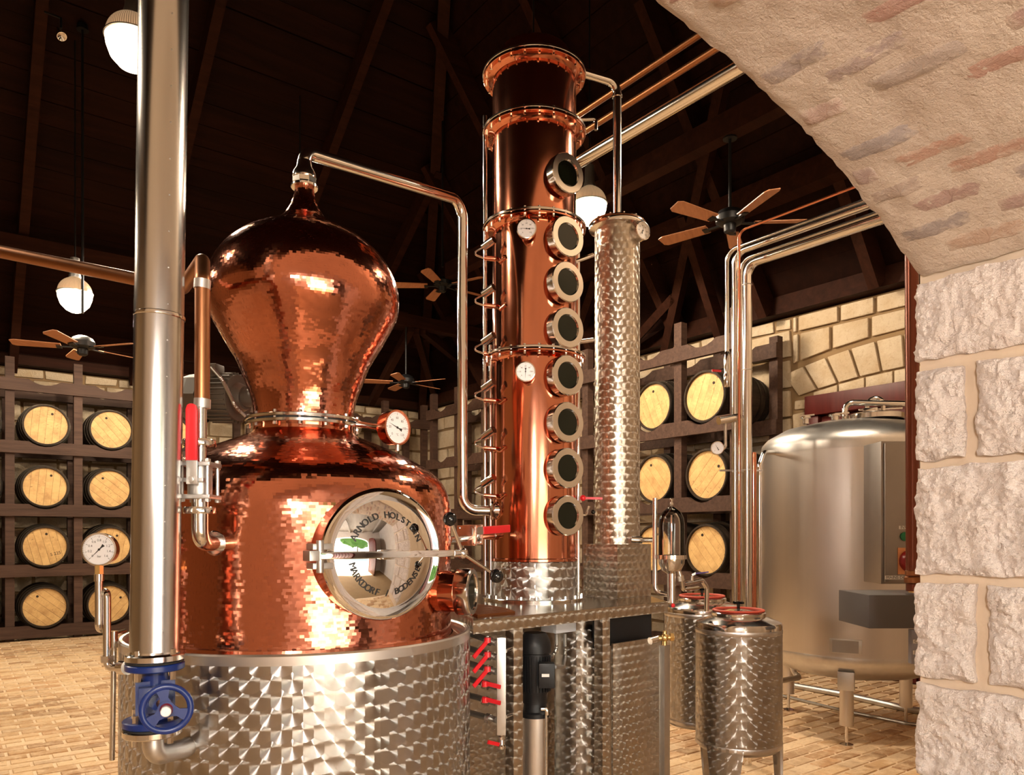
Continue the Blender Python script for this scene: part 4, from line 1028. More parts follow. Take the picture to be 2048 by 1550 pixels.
for a, b, r in ((P(970, 232, 3.78), P(970, 1190, 3.78), .010), (P(981, 690, 3.74), P(981, 1190, 3.74), .008), (P(1156, 470, 3.86), P(1156, 1190, 3.86), .011)): mb = MB(); mb.cyl(a, b, r, 14); part(kc, 'drain_tube', mb, M['steel'])
mb = MB(); mb.tube([P(1150, 240, 3.85), P(1192, 238, 3.85), P(1192, 260, 3.85)], .009, 10, .015); part(kc, 'vent_tap', mb, M['steel'])
# vapour pipe from pot to column
vpz = thing('vapour_pipe', 'bent polished steel vapour pipe from the onion head down to the copper column', 'pipe', PO+ZX*2.85)
mb = MB(); top = PO+ZX*2.945; mb.tube([PO+ZX*2.86, top, P(925, 402, 3.68), P(925, 1021, 3.68), P(990, 1021, 3.72)], .0245, 24, .075, seg=12); part(vpz, 'tube', mb, M['steel'])
mb = MB(); mb.lathe([(.044, 2.85), (.042, 2.865), (.030, 2.885), (.0255, 2.91)], PO, ZX, 28); part(vpz, 'reducer', mb, M['steel'])
hd = C(1, .02, 0).normalized(); mb = MB(); ring(mb, P(989, 1021, 3.72), hd, .02, .045, -.018, -.004, 8); ring(mb, P(989, 1021, 3.72), hd, .02, .040, .0, .03, 28); part(vpz, 'union', mb, M['steel'])
# reflux line with red lever
rl = thing('reflux_valve', 'ball valve with flat red lever on the line between pot and column', 'valve', P(940, 1066, 3.1))
mb = MB(); mb.cyl(P(898, 1080, 2.95), P(1002, 1070, 3.62), .014, 16); mb.cyl(P(984, 1071, 3.5), P(992, 1070, 3.55), .024, 6); part(rl, 'tube', mb, M['steel'])
ax = (P(960, 1072, 3.3)-P(920, 1078, 3.05)).normalized(); ay_ = ZX; az_ = ax.cross(ay_)
mb = MB(); c_ = P(940, 1070, 3.18)
for k in (-.042, .042): mb.box(c_+ax*k, (.012, .085, .085), (ax, ay_, az_))
mb.cyl(c_-ax*.04, c_+ax*.04, .032, 20); vb = part(rl, 'valve_body', mb, M['steel'], bevel=.002)
for sa in (-1, 1):
    for sb in (-1, 1): mb = MB(); q0 = c_+ay_*(.034*sa)+az_*(.034*sb); mb.cyl(q0-ax*.055, q0+ax*.055, .005, 8); part(vb, 'bolt', mb, M['steel'])
l0_, l1_ = P(944, 1062, 3.12), P(966, 1061, 3.20); mb = MB(); mb.beam(l0_, P(969, 1061, 3.21), .003, .032); lv = part(rl, 'lever', mb, M['satin'])
mb = MB(); mb.beam(l1_, P(1019, 1057, 3.42), .010, .034); part(lv, 'red_grip', mb, M['red'], bevel=.004, bseg=3)
# ------------------------------------------------------------------ condenser
QO = C(.554, 3.967, 0); bd = C(.743, .669, 0); bn = C(-.669, .743, 0)
cn = thing('condenser', 'slim swirl-steel condenser cylinder on a square steel box beside the column', 'condenser', QO+ZX*TZ)
mb = MB(); mb.box(QO+ZX*(TZ+.138), (.272, .231, .272), (bd, bn, ZX)); part(cn, 'box_base', mb, M['swirl_warm'])
mb = MB(); mb.lathe([(.118, TZ+.272), (.118, 3.10)], QO, ZX, 64); part(cn, 'cylinder', mb, M['swirl_warm'])
mb = MB(); mb.lathe([(.118, 3.09), (.146, 3.10), (.149, 3.108), (.149, 3.12), (.14, 3.135), (.06, 3.15), (.025, 3.16)], QO, ZX, 56); tf = part(cn, 'top_flange', mb, M['steel'])
mb = MB(); ring(mb, QO, ZX, .1, .150, 3.120, 3.126, 56); part(tf, 'seal_ring', mb, M['copper_dull'])
bolts(tf, 'bolts', QO+ZX*3.13, ZX, .135, 12, .006, .02)
g_ = gauge(cn, P(1286, 461, 3.86), dphi(34), .047, .06, 'steel', ['0', '20', '40', '60', '80', '100', '120'], 70, 'dial_thermometer')
mb = MB(); mb.tube([P(1302-18, 1080, 3.86), P(1312, 1080, 3.86)], .013, 14, 0); mb.cyl(P(1262, 1079, 3.86), P(1284, 1080, 3.86), .02, 16); part(cn, 'outlet', mb, M['steel'])
for y in (518, 680):
    mb = MB(); mb.tube([P(1150, y+5, 3.84), P(1186, y-8 if y < 600 else y, 3.9)], .011, 12, 0); part(cn, 'link_tube', mb, M['steel'])
mb = MB(); mb.tube([P(1158, 1080-50, 3.86), P(1172, 1030, 3.86), P(1178, 1012, 3.86)], .008, 10, .01); lk = part(cn, 'sample_tap', mb, M['steel'])
mb = MB(); mb.sphere(P(1186, 1024, 3.84), .012, 14); part(lk, 'knob', mb, M['black'])
mb = MB(); mb.beam(P(1160, 996, 3.80), P(1205, 997, 3.78), .008, .012); mb.sphere(P(1166, 996, 3.80), .016, 12); part(lk, 'red_lever', mb, M['red'])
# overhead link from column cap to condenser
op = thing('overhead_pipe', 'polished steel pipe from the column top over and down to the condenser', 'pipe', KO+ZX*3.87)
mb = MB(); mb.tube([KO+C(.15, .03, 3.875), QO+ZX*3.875, QO+ZX*3.15], .0225, 22, .06, seg=12); part(op, 'tube', mb, M['steel'])
mb = MB(); mb.lathe([(.0225, 0), (.027, .004), (.027, .014), (.0225, .018)], QO+ZX*3.795, ZX, 22); part(op, 'weld_bead', mb, M['steel'])
# ------------------------------------------------------------------ bench carrying column and condenser
FL = C(-.164, 2.816, 0)
def T(s, p, z): return FL+bd*s+bn*p+ZX*z
sp_of = lambda p: -.439+math.sqrt(max(0, .4096-(p-.441)**2))
lefts = [(sp_of(p), p) for p in [.95-.095*i for i in range(11)]]
bench = thing('steel_bench', 'swirl-brushed steel bench under the column and condenser', 'bench', T(.6, .5, 0))
mb = MB(); mb.prism([(1.235, 0), (1.56, .42), (1.56, .95)]+lefts, T(0, 0, TZ-.05), bd, bn, ZX, .05); part(bench, 'bench_top', mb, M['swirl_warm'], smooth=False)
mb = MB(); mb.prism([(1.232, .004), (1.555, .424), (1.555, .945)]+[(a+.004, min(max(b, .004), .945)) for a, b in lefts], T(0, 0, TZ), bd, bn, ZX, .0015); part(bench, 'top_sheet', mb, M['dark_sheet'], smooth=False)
mb = MB(); mb.box(T(1.02, .10, 1.05), (.42, .01, .14), (bd, bn, ZX)); part(bench, 'gap_shade_panel', mb, M['black_paint'])  # black sheet standing in for the shade in the gap under the top
for k in range(16):
    mb = MB(); mb.box(T(sp_of(.10+k*.026)+.12, .10+k*.026, TZ+.0055), (.20, .012, .008), (bd, bn, ZX)); part(bench, 'grating_bar', mb, M['copper_dull'])
for s, p in ((.2554, .026), (.785, .026), (.26, .90), (1.5, .90)):
    mb = MB(); mb.box(T(s, p, (TZ-.05)/2), (.05, .05, TZ-.05), (bd, bn, ZX)); part(bench, 'leg', mb, M['swirl_warm'], bevel=.002)
mb = MB(); mb.box(T(.83, .46, .56), (1.22, .012, 1.10), (bd, bn, ZX)); part(bench, 'back_panel', mb, M['swirl_warm'])
mb = MB(); mb.box(T(1.055, .045, .50), (.36, .012, 1.0), (bd, bn, ZX)); part(bench, 'front_panel', mb, M['swirl_warm'], bevel=.002)
mb = MB(); mb.lathe([(.001, .0), (.12, .0), (.12, 1.10), (.11, 1.115), (.001, 1.12)], T(.91, .28, 0), ZX, 64); part(bench, 'buffer_vessel', mb, M['swirl_small'])
# square tube with brass cock
sq = thing('standpipe', 'grey square standpipe with brass cock at the bench corner', 'pipe', P(1330, 1550, 3.42))
q0, q1 = P(1329, 1290, 3.42), P(1329, 1600, 3.42); q1.z = 0
mb = MB(); mb.box((q0+q1)/2, (.042, .03, q0.z-q1.z), (bd, bn, ZX)); part(sq, 'post', mb, M['satin'], bevel=.002)
mb = MB(); mb.cyl(P(1306, 1277, 3.42), P(1348, 1274, 3.42), .012, 12); mb.cyl(P(1329, 1262, 3.42), P(1329, 1292, 3.42), .011, 12); mb.sphere(P(1329, 1275, 3.42), .02, 14); mb.cyl(P(1340, 1274, 3.42), P(1347, 1274, 3.42), .019, 6); part(sq, 'brass_cock', mb, M['brass'])
mb = MB(); mb.cyl(P(1300, 1282, 3.40), P(1314, 1278, 3.42), .017, 16); part(sq, 'union', mb, M['steel'])
# pump under the bench
pu = thing('pump', 'upright pump with black motor and steel barrel under the bench', 'pump', T(.42, .16, 0))
po_ = C((1070-CX)/F*3.10, 3.10, 0); zz = lambda y: CH+(HZ-y)/F*3.10
mb = MB(); mb.lathe([(.001, zz(1265)), (.045, zz(1265)), (.062, zz(1280)), (.066, zz(1290)), (.066, zz(1304)), (.058, zz(1306)), (.058, zz(1380)), (.05, zz(1388)), (.05, zz(1405)), (.001, zz(1405))], po_, ZX, 32); pm = part(pu, 'motor', mb, M['black_paint'])
for k in range(30):
    a = 2*PI*k/30; e = V((math.cos(a), math.sin(a), 0))
    if e.dot(C(0, -1, 0)) < -.1: continue
    mb = MB(); mb.box(po_+e*.060+ZX*(zz(1345)), (.01, .003, zz(1308)-zz(1378)), (e, ZX.cross(e), ZX)); part(pm, 'fin', mb, M['black_paint'])
tb = P(1093, 1350, 3.02)
mb = MB(); mb.box(tb, (.065, .05, .10), (C(1, 0, 0), C(0, 1, 0), ZX)); tbx = part(pu, 'terminal_box', mb, M['black_paint'], bevel=.006)
mb = MB(); mb.box(tb+C(-.005, -.0262, .003), (.03, .002, .012), (C(1, 0, 0), C(0, 1, 0), ZX)); part(tbx, 'label', mb, M['white'])
mb = MB(); mb.lathe([(.001, zz(1405)), (.046, zz(1405)), (.05, zz(1420)), (.058, zz(1424)), (.058, zz(1432))], po_, ZX, 28); part(pu, 'coupling', mb, M['black_paint'])
mb = MB(); mb.lathe([(.052, zz(1430)), (.052, .10)], po_, ZX, 36); part(pu, 'barrel', mb, M['brushed'])
mb = MB(); mb.lathe([(.001, .10), (.075, .10), (.085, .06), (.085, .0), (.001, .0)], po_, ZX, 28); part(pu, 'foot', mb, M['black_paint'])
mb = MB(); mb.cyl(P(1092, 1425, 3.05), C((1092-CX)/F*3.05, 3.05, .08), .005, 8); mb.tube([P(1082, 1418, 3.05), P(1093, 1418, 3.05), P(1093, 1430, 3.05)], .009, 10, .008); part(pu, 'tie_rod', mb, M['steel'])
# junction box with two conduits
jb = thing('junction_box', 'pale grey junction box with two conduits under the bench top', 'box', P(1115, 1262, 3.45))
mb = MB(); mb.box(P(1117, 1252, 3.45)+ZX*.01, (.13, .10, .07), (bd, bn, ZX)); part(jb, 'case', mb, M['pale_box'], bevel=.004)
for pts in ([P(1113, 1268, 3.42), P(1113, 1300, 3.4), P(1104, 1312, 3.35), P(1090, 1312, 3.2)], [P(1130, 1268, 3.42), P(1130, 1310, 3.4), P(1126, 1334, 3.2), P(1110, 1334, 3.05)]):
    mb = MB(); mb.tube(pts, lambda L: .0085+.0012*math.sin(L*900), 10, .05, seg=24); part(jb, 'conduit', mb, M['conduit'])
# valve manifold
mf = thing('valve_manifold', 'steel distribution bar with red-levered valves between pot and bench leg', 'manifold', P(1003, 1475, 2.92))
b0_, b1_ = P(1003, 1274, 2.92), P(1003, 1468, 2.92)
mb = MB(); mb.box((b0_+b1_)/2, (.034, .045, b0_.z-b1_.z), (C(1, 0, 0), C(0, 1, 0), ZX)); part(mf, 'bar', mb, M['satin'], bevel=.002)
for k, y in enumerate((1283, 1312, 1341, 1371, 1403, 1437)):
    e = P(994, y+3, 2.93); s_ = P(905, y-28+k*1.5, 3.15)
    mb = MB(); mb.cyl(s_, e, .0125, 14); pp = part(mf, 'pipe', mb, M['satin'])
    if k == 5:
        mb = MB(); mb.cyl(P(973, 1436, 2.96), P(981, 1438, 2.95), .020, 8); part(pp, 'union', mb, M['steel']); continue
    vy = y-2; vx = 975 if k < 3 else 970
    mb = MB(); mb.cyl(P(vx-4, vy-1, 2.94), P(vx+7, vy+2, 2.93), .018, 14); mb.cyl(P(vx, vy-9, 2.92), P(vx, vy, 2.92), .008, 10); vv = part(pp, 'valve', mb, M['steel'])
    mb = MB()
    if k < 3: mb.beam(P(vx+3, vy-3, 2.90), P(vx-28, vy+34, 2.86), .006, .016)
    else: mb.beam(P(vx-4, vy-4, 2.90), P(vx+31, vy+5, 2.86), .006, .016)
    mb.cyl(P(vx, vy-6, 2.9), P(vx, vy+4, 2.9), .013, 10); part(vv, 'red_lever', mb, M['red'])
for y in (1298, 1430):
    mb = MB(); mb.cyl(P(1010, y+4, 2.92), P(1028, y-4, 3.0), .009, 12); part(mf, 'bracket', mb, M['steel'])
mb = MB(); mb.lathe([(.010, .01), (.010, -.005), (.014, -.01), (.014, -.02), (.010, -.022), (.012, -.04), (.017, -.045), (.017, -.055), (.012, -.058)], b1_, ZX, 16); dv = part(mf, 'drain_valve', mb, M['steel'])
mb = MB(); mb.beam(P(998, 1489, 2.9), P(976, 1484, 2.86), .006, .014); part(dv, 'red_lever', mb, M['red'])
# ------------------------------------------------------------------ two small receiver tanks
def small_tank(cx_, cy_, zt, label, rot, fullid=True):
    o = C(cx_, cy_, 0); Rt = .216; t = thing('receiver_tank', label, 'tank', o, group=None)
    mb = MB(); mb.lathe([(.001, .38), (.10, .385), (Rt-.02, .40), (Rt, .425), (Rt, zt-.045)], o, ZX, 72); part(t, 'body', mb, M['swirl_small'])
    for z in (.43, zt-.05):
        mb = MB(); mb.lathe([(Rt, z-.012), (Rt+.0015, z-.008), (Rt+.0015, z+.008), (Rt, z+.012)], o, ZX, 72); part(t, 'weld_band', mb, M['brushed'])
    mb = MB(); mb.lathe([(Rt, zt-.046), (Rt+.001, zt-.02), (Rt-.004, zt-.008), (Rt-.02, zt), (.135, zt+.022), (.132, zt+.03)], o, ZX, 72); part(t, 'shoulder', mb, M['steel'])
    mb = MB(); mb.lathe([(.135, zt+.020), (.138, zt+.026), (.138, zt+.040), (.13, zt+.045)], o, ZX, 56); ln = part(t, 'lid_neck', mb, M['steel'])
    mb = MB(); g = []; ug = []
    for i in range(57):
        a = 2*PI*i/56; e = V((math.cos(a), math.sin(a), 0)); g.append([o+ZX*(zt+.052)+e*(.124+.008*math.cos(b))+ZX*(.006*math.sin(b)) for b in [2*PI*k/8 for k in range(9)]]); ug.append([(i, k) for k in range(9)])
    mb.grid(g, ug); part(t, 'red_seal', mb, M['redgasket'])
    mb = MB(); mb.lathe([(.122, zt+.050), (.118, zt+.046), (.09, zt+.044), (.05, zt+.054), (.001, zt+.058)], o, ZX, 48); ld2 = part(t, 'lid', mb, M['steel'])
    mb = MB(); mb.cyl(o+ZX*(zt+.05), o+ZX*(zt+.085), .008, 12); mb.beam(o+ZX*(zt+.09)-UX*.03, o+ZX*(zt+.09)+UX*.03, .014, .012); mb.beam(o+ZX*(zt+.09)-VX*.03, o+ZX*(zt+.09)+VX*.03, .014, .012); part(ld2, 'star_knob', mb, M['black'])
    for k in range(3):
        am = rot+2*PI*k/3; g = []; ug = []
        for off in (0, -.012):
            rows = []; ur = []
            for i in range(9):
                f = i/8; z = .44*(1-f); hwid = math.radians(26)*(1-f)**.9+math.radians(7)*f; rr = (Rt+.002+off)
                rows.append([o+V((rr*math.cos(am+hwid*x), rr*math.sin(am+hwid*x), z)) for x in (-1, -.6, -.2, .2, .6, 1)]); ur.append([(Rt*(am+hwid*x), z) for x in (-1, -.6, -.2, .2, .6, 1)])
            g.append((rows, ur))
        mb = MB(); mb.grid(g[0][0], g[0][1], flip=True); mb.grid(g[1][0], g[1][1])
        for s_ in (0, 5): mb.grid([[a[s_], b[s_]] for a, b in zip(g[0][0], g[1][0])], [[(0, 0), (0, 1)]]*9, flip=(s_ == 5))
        part(t, 'leg', mb, M['swirl_small'])
    return t
angA = math.atan2(*reversed((C(0, -1, 0).x, C(0, -1, 0).y)))
small_tank(1.172, 3.9, 1.055, 'swirl-brushed steel receiver tank on tapered legs with red lid ring, front one', angA-.62)
small_tank((1404-CX)/F*4.40, 4.40, 1.088, 'swirl-brushed steel receiver tank half hidden behind the front one and bench', angA+.30)
# ------------------------------------------------------------------ glass parrot (spirit safe)
so_ = C((1343-CX)/F*3.6, 3.6, 0); zp = lambda y: CH+(HZ-y)/F*3.6
pr_ = thing('spirit_glass', 'clear glass bell jar on a steel bowl and stem beside the condenser', 'spirit glass', so_+ZX*TZ)
prof = [(.062, zp(1112)), (.062, zp(1048)), (.058, zp(1036)), (.045, zp(1024)), (.02, zp(1016)), (.006, zp(1013))]
mb = MB(); mb.lathe(prof+[(.005, zp(1013)-.003)]+[(r-.0045, z-.003) for r, z in reversed(prof[:-1])]+[prof[0]], so_, ZX, 40); part(pr_, 'glass_bell', mb, M['glass'])
mb = MB(); mb.lathe([(.006, zp(1013)), (.010, zp(1009)), (.007, zp(1004)), (.012, zp(998)), (.001, zp(996))], so_, ZX, 20); mb.cyl(so_+ZX*zp(1108), so_+ZX*zp(1030), .004, 8); part(pr_, 'finial', mb, M['steel'])
mb = MB(); mb.lathe([(.069, zp(1110)), (.070, zp(1118)), (.062, zp(1119)), (.060, zp(1128)), (.045, zp(1141)), (.021, zp(1147)), (.0205, TZ)], so_, ZX, 40); part(pr_, 'bowl', mb, M['steel'])
mb = MB(); mb.tube([P(1310, 996, 3.65), P(1310, 1185, 3.65), P(1338, 1189, 3.62)], .012, 14, .045); part(pr_, 'vent_tube', mb, M['steel'])
mb = MB(); mb.tube([P(1356, 1138, 3.6), P(1363, 1160, 3.6), P(1366, 1180, 3.62), P(1396, 1176, 3.75)], .0105, 14, .035); part(pr_, 'outlet_tube', mb, M['steel'])
mb = MB(); mb.cyl(P(1361, 1152, 3.6), P(1363, 1162, 3.6), .016, 8); part(pr_, 'union_nut', mb, M['steel'])
mb = MB(); mb.tube([P(1368, 1168, 3.7), P(1404, 1160, 3.82), P(1414, 1176, 3.84), P(1413, 1222, 3.86)], .012, 14, .03); part(pr_, 'spout_tube', mb, M['steel'])
mb = MB(); mb.cyl(P(1384, 1152, 3.75), P(1384, 1164, 3.75), .009, 10); mb.beam(P(1384, 1150, 3.75), P(1392, 1146, 3.75), .004, .01); cv = part(pr_, 'cock', mb, M['steel'])
mb = MB(); mb.beam(P(1391, 1147, 3.75), P(1417, 1144, 3.76), .006, .006); part(cv, 'purple_lever', mb, M['purple'])
mb = MB(); mb.sphere(P(1346, 1211, 3.50), .010, 12); part(pr_, 'red_button', mb, M['red'])
# ------------------------------------------------------------------ big storage tank
BX, BY = 2.68, 5.9; BO = C(BX, BY, 0); RB = .692
bt_ = thing('storage_tank', 'large brushed steel storage tank with domed lid on three legs', 'tank', C(2.7, 5.9, 0))
mb = MB(); mb.lathe([(RB, .60), (RB, 2.13)], BO, ZX, 96); part(bt_, 'shell', mb, M['brushed'])
mb = MB(); mb.lathe([(RB+.002, 2.11), (RB+.004, 2.16), (RB-.005, 2.20), (RB-.045, 2.245), (.52, 2.315), (.30, 2.365), (.15, 2.38), (.001, 2.385)], BO, ZX, 96); part(bt_, 'top_dome', mb, M['satin'])
mb = MB(); mb.lathe([(.001, .385), (.25, .40), (.48, .445), (.62, .50), (RB-.01, .565), (RB+.004, .61), (RB, .63)], BO, ZX, 96); part(bt_, 'bottom_dish', mb, M['satin'])
for (x, y) in ((2.38, 5.36), (3.1, 5.93), (2.36, 6.43)):
    o_ = C(x, y, 0); mb = MB(); mb.cyl(o_+ZX*.14, o_+ZX*.52, .047, 28); lg = part(bt_, 'leg', mb, M['brushed'])
    mb = MB(); dr = (o_-BO); dr.z = 0; dr.normalize(); mb.box(o_+dr*.03+ZX*.46, (.11, .05, .13), (ZX.cross(dr), dr, ZX)); part(lg, 'gusset', mb, M['satin'], bevel=.003)
    mb = MB(); mb.cyl(o_+ZX*.01, o_+ZX*.15, .012, 12); mb.lathe([(.001, 0), (.045, 0), (.045, .006), (.014, .018)], o_, ZX, 24); part(lg, 'levelling_foot', mb, M['steel'])
pn = BO+dphi(-29)*(RB+.008); nn = dphi(-29); rr_ = rphi(-29); pc = pn+ZX*(CH+(HZ-1297)/F*5.2)
mb = MB(); mb.box(pc, (.21, .014, .10), (rr_, nn, ZX)); pl_ = part(bt_, 'name_plate', mb, M['satin'], bevel=.001)
mb = MB(); mb.box(pc+nn*.008, (.17, .002, .086), (rr_, nn, ZX)); part(pl_, 'plate_print', mb, M['panel_grey'])
mb = MB(); mb.tube([P(1690, 838, 5.75), P(1690, 805, 5.75), P(1840, 808, 5.6)], .023, 16, .06); part(bt_, 'fill_pipe', mb, M['steel'])
mb = MB(); mo2 = P(1752, 836, 5.7); mb.lathe([(.19, -.02), (.20, -.015), (.20, .02), (.18, .03), (.10, .04), (.001, .045)], mo2, ZX, 40); mw = part(bt_, 'manway', mb, M['steel'])
mb = MB(); mb.tube([mo2+rr_*-.06+ZX*.03, mo2+rr_*-.06+ZX*.15, mo2+rr_*.05+ZX*.15, mo2+rr_*.05+ZX*.0], .018, 14, .054); part(mw, 'handle', mb, M['steel'])
mb = MB(); mb.box(mo2-rr_*.09-C(0, .12, 0)+ZX*.04, (.10, .06, .045), (rr_, nn, ZX)); mb.beam(mo2-rr_*.12+ZX*.07, mo2+rr_*.18+ZX*.06, .02, .014); part(mw, 'clamp', mb, M['steel'], bevel=.004)
mb = MB(); no = P(1612, 840, 5.62); mb.lathe([(.022, -.03), (.022, .01), (.036, .012), (.036, .026), (.001, .028)], no, ZX, 20); mb.beam(no+ZX*.03-rr_*.05, no+ZX*.036+rr_*.06, .012, .01); part(bt_, 'nozzle', mb, M['steel'])
mb = MB(); no = P(1670, 833, 5.7); mb.lathe([(.03, -.03), (.03, .0), (.045, .002), (.045, .016), (.02, .02)], no, ZX, 20); mb.beam(no+ZX*.02, no+ZX*.02+rr_*.10, .014, .012); part(bt_, 'ferrule', mb, M['steel'])
mb = MB(); mb.tube([P(1550, 905, 5.75), P(1528, 905, 5.55), P(1519, 930, 5.5), P(1519, 1230, 5.5)], .018, 16, .06); part(bt_, 'overflow_pipe', mb, M['steel'])
mb = MB(); mb.tube([P(1580, 1318, 6.1), P(1588, 1345, 6.1), P(1600, 1355, 6.05), P(1560, 1362, 5.9)], .022, 14, .05); part(bt_, 'drain_pipe', mb, M['satin'])
# ------------------------------------------------------------------ bundle of vertical pipes left of the tank
vb_ = thing('pipe_bundle', 'bundle of polished steel pipes rising beside the tank and bending off along the roof', 'pipe', P(1480, 1200, 4.95))
for (x, yt, D, r, zoff) in ((1494, 528, 4.9, .031, 0), (1470, 506, 4.98, .022, 0), (1454, 502, 5.06, .014, 0), (1482, 520, 5.14, .012, 0)):
    top_ = P(x, yt, D); bot = C((x-CX)/F*D, D, .0)
    if x == 1454: bot = P(x, 760, D)
    mb = MB(); mb.tube([bot, top_, top_-VX*1.78], r, 20, .08, seg=10); pp = part(vb_, 'pipe', mb, M['steel'])
    if x == 1494:
        for y in (570, 740, 940): mb = MB(); mb.lathe([(r, -.004), (r+.003, -.002), (r+.003, .002), (r, .004)], P(x, y, D), ZX, 20); part(pp, 'joint_bead', mb, M['satin'])
mb = MB(); mb.cyl(P(1437, 842, 4.9), P(1478, 834, 4.95), .026, 20); part(vb_, 'tee_fitting', mb, M['steel'])
mb = MB(); mb.lathe([(.018, -.10), (.024, -.09), (.024, -.02), (.018, 0), (.024, .03), (.022, .12), (.014, .14)], P(1454, 745, 5.06), ZX, 16); vv = part(vb_, 'valve', mb, M['steel'])
mb = MB(); mb.beam(P(1424, 741, 5.03), P(1442, 742, 5.05), .008, .014); part(vv, 'red_lever', mb, M['red'])
mb = MB(); mb.tube([P(1451, 846, 4.95), P(1451, 897, 4.95), P(1440, 897, 4.95)], .010, 12, .02); part(vb_, 'gauge_tube', mb, M['steel'])
gauge(vb_, P(1435, 896, 4.90), dphi(-8), .042, .03, 'steel', ['0', '', '', '', ''], 120, 'dial_gauge')
mb = MB(); mb.tube([P(1478, 1200, 4.75), P(1478, 462, 4.75), P(1478, 462, 4.75)-VX*1.7], .009, 12, .05); part(vb_, 'thin_copper_tube', mb, M['copper'])
mb = MB(); mb.beam(P(1440, 941, 4.93), P(1524, 941, 5.3), .012, .012); part(vb_, 'pipe_strap', mb, M['satin'])
mb = MB(); mb.cyl(C((1507-CX)/F*5.1, 5.1, 0), P(1507, 905, 5.1), .020, 18); part(vb_, 'copper_riser', mb, M['copper'])
# ------------------------------------------------------------------ overhead pipes running back to the arch
hp = thing('overhead_duct', 'broad insulated steel pipe running up from behind the column to the arch', 'pipe', P(1160, 325, 5.2))
A_ = P(1128, 341, 5.35); dd_ = -VX; B_ = A_+dd_*2.0
while CX+F*(.8*B_.x-.6*B_.y)/(.6*B_.x+.8*B_.y) < 1438: B_ = B_+dd_*.02
mb = MB(); mb.tube([A_-ZX*3.6, A_, B_, B_+UX*.9-ZX*.1], .044, 24, .09, seg=10); part(hp, 'jacket', mb, M['steel'])
mb = MB(); mb.lathe([(.044, -.03), (.047, -.028), (.047, .028), (.044, .03)], B_-dd_*.25, dd_, 24); part(hp, 'joint_band', mb, M['steel'])
for (y, r, lb) in ((248, .0195, 'upper brown copper pipe running from behind the column to the arch'), (288, .0195, 'lower brown copper pipe running just above the broad steel pipe')):
    A_ = P(1130, y, 5.2); mb = MB(); mb.tube([A_-ZX*3.9, A_, A_-VX*2.1], r, 18, .08)
    solo('copper_pipe', mb, M['copper_dull'], lb, 'pipe', A_)
# ------------------------------------------------------------------ electrical panel by the pier
ep = thing('control_panel', 'grey steel control panel with green lamp and dark red switch behind the stone pier', 'control panel', P(1850, 1170, 4.0)*V((1, 1, 0)) if False else C(2.35, 4.05, 0))
ex, ey = C(1, 0, 0), C(0, 1, 0); D4 = 4.0
def ez(y, D): return CH+(HZ-y)/F*D
xl = (1762-CX)/F*D4
mb = MB(); mb.box(C(xl+.28, D4+.10, (ez(882, D4)+ez(1168, D4))/2), (.56, .2, ez(882, D4)-ez(1168, D4)), (ex, ey, ZX)); cs = part(ep, 'cabinet', mb, M['panel_grey'], bevel=.006)
mb = MB(); mb.box(C(xl+.285, D4-.010, (ez(882, D4)+ez(1168, D4))/2), (.545, .018, ez(886, D4)-ez(1164, D4)), (ex, ey, ZX)); part(ep, 'cabinet_door', mb, M['panel_grey'], bevel=.005)
fy = D4-.0205
def lab(par, x, y, wd, ht, txt, D=fy, mat='white', sz=.022):
    mb = MB(); c = C((x-CX)/F*D+wd/2, D, ez(y, D)); mb.box(c, (wd, .002, ht), (ex, ey, ZX)); l_ = part(par, 'label_strip', mb, M[mat])
    mb = MB(); mb.text(txt, c-ey*.0015-ex*(wd/2-.006), ex, ZX, sz, align='LEFT'); part(l_, 'print', mb, M['ink'], smooth=False)
lab(ep, 1798, 1055, .09, .018, 'INVE'); lab(ep, 1770, 1155, .16, .020, 'MAINS DISCON')
mb = MB(); mb.lathe([(.001, .012), (.024, .010), (.024, 0)], C((1809-CX)/F*fy, fy, ez(1073, fy)), -ey, 28); part(ep, 'green_lamp', mb, M['green'])
mb = MB(); mb.box(C((1818-CX)/F*fy, fy-.002, ez(1122, fy)), (.12, .004, .14), (ex, ey, ZX)); pt = part(ep, 'switch_plate', mb, M['orange'])
mb = MB(); mb.lathe([(.001, .035), (.05, .033), (.058, .020), (.060, 0)], C((1820-CX)/F*fy, fy-.004, ez(1122, fy)), -ey, 32); part(pt, 'rotary_switch', mb, M['dkred'])
mb = MB(); mb.cyl(C(2.36, 4.12, 0), C(2.36, 4.12, 1.25), .03, 16); mb.lathe([(.001, 0), (.12, 0), (.12, .01), (.001, .012)], C(2.36, 4.12, 0), ZX, 24); part(ep, 'stand', mb, M['satin'])
lb_ = thing('steel_enclosure', 'flat dark grey steel box projecting below the control panel at the pier', 'box', C(2.05, 3.65, 0))
D5 = 3.45; xb = (1738-CX)/F*D5
mb = MB(); mb.box(C(xb+.22, D5+.16, (ez(1190, D5)+ez(1257, D5))/2), (.44, .32, ez(1190, D5)-ez(1257, D5)), (ex, ey, ZX)); part(lb_, 'case', mb, M['grey_box'], bevel=.003)
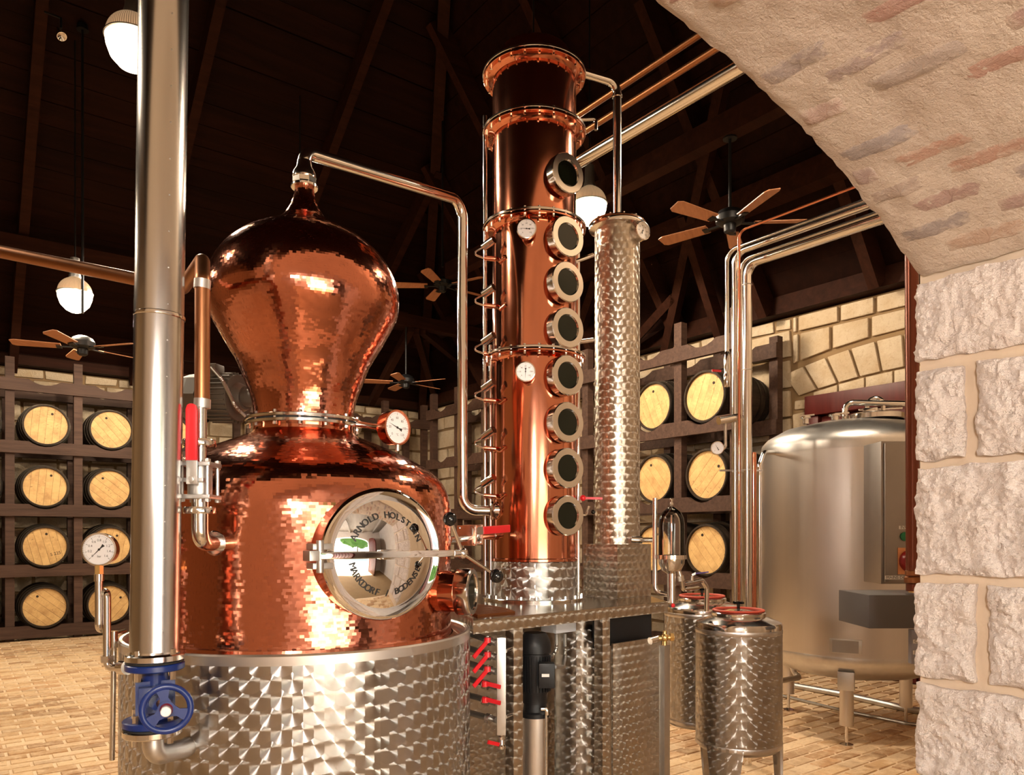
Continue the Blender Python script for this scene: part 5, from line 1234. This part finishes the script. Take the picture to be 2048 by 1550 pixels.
mb = MB(); mb.box(C((1824-CX)/F*3.5+.10, 3.52, ez(1294, 3.5)), (.2, .03, .16), (ex, ey, ZX)); sp2 = part(lb_, 'switch_panel', mb, M['lilac'], bevel=.003)
lab(sp2, 1826, 1283, .08, .018, 'COL', 3.503); lab(sp2, 1826, 1305, .08, .018, 'KET', 3.503)
mb = MB(); mb.cyl(C(2.05, 3.68, 0), C(2.05, 3.68, ez(1257, D5)+.01), .028, 16); mb.lathe([(.001, 0), (.10, 0), (.10, .01), (.001, .012)], C(2.05, 3.68, 0), ZX, 24); part(lb_, 'stand', mb, M['satin'])
cp = thing('copper_conduit', 'red-brown copper conduit rising along the edge of the stone pier', 'pipe', P(1826, 1180, 3.5))
mb = MB(); mb.cyl(P(1826, 1182, 3.5), P(1823, 300, 3.5), .030, 28); part(cp, 'tube', mb, M['copper_paint'])
mb = MB(); mb.lathe([(.031, -.012), (.034, -.010), (.034, .010), (.031, .012)], P(1826, 1146, 3.5), ZX, 24); mb.lathe([(.031, -.05), (.038, -.045), (.038, -.02), (.031, -.015)], P(1826, 1146, 3.5), ZX, 24); part(cp, 'clamp', mb, M['copper_dull'])
mb = MB(); mb.cyl(P(1826, 1185, 3.5), P(1826, 1176, 3.5), .02, 12); part(cp, 'brass_gland', mb, M['brass'])
# hoses on the floor under the tank
hz = lambda px, py: P(px, py, F*CH/(py-HZ)) 
a1, a2, a3 = hz(1560, 1372), hz(1690, 1396), hz(1860, 1436)
mb = MB(); mb.tube([a1+ZX*.03, a2+ZX*.03, a3+ZX*.03, a3+ZX*.03+UX*.5], .028, 14, .2); solo('floor_pipe', mb, M['satin'], 'grey pipe lying on the brick floor under the storage tank', 'pipe', a2)
b1, b2, b3 = hz(1565, 1395), hz(1700, 1428), hz(1860, 1460)
mb = MB(); mb.tube([b1+ZX*.016, b2+ZX*.016, b3+ZX*.016, b3+ZX*.016+UX*.4], lambda L: .013+.0015*math.sin(L*500), 10, .2, seg=30); solo('corrugated_conduit', mb, M['conduit'], 'thin corrugated conduit lying on the floor before the storage tank leg', 'conduit', b2)
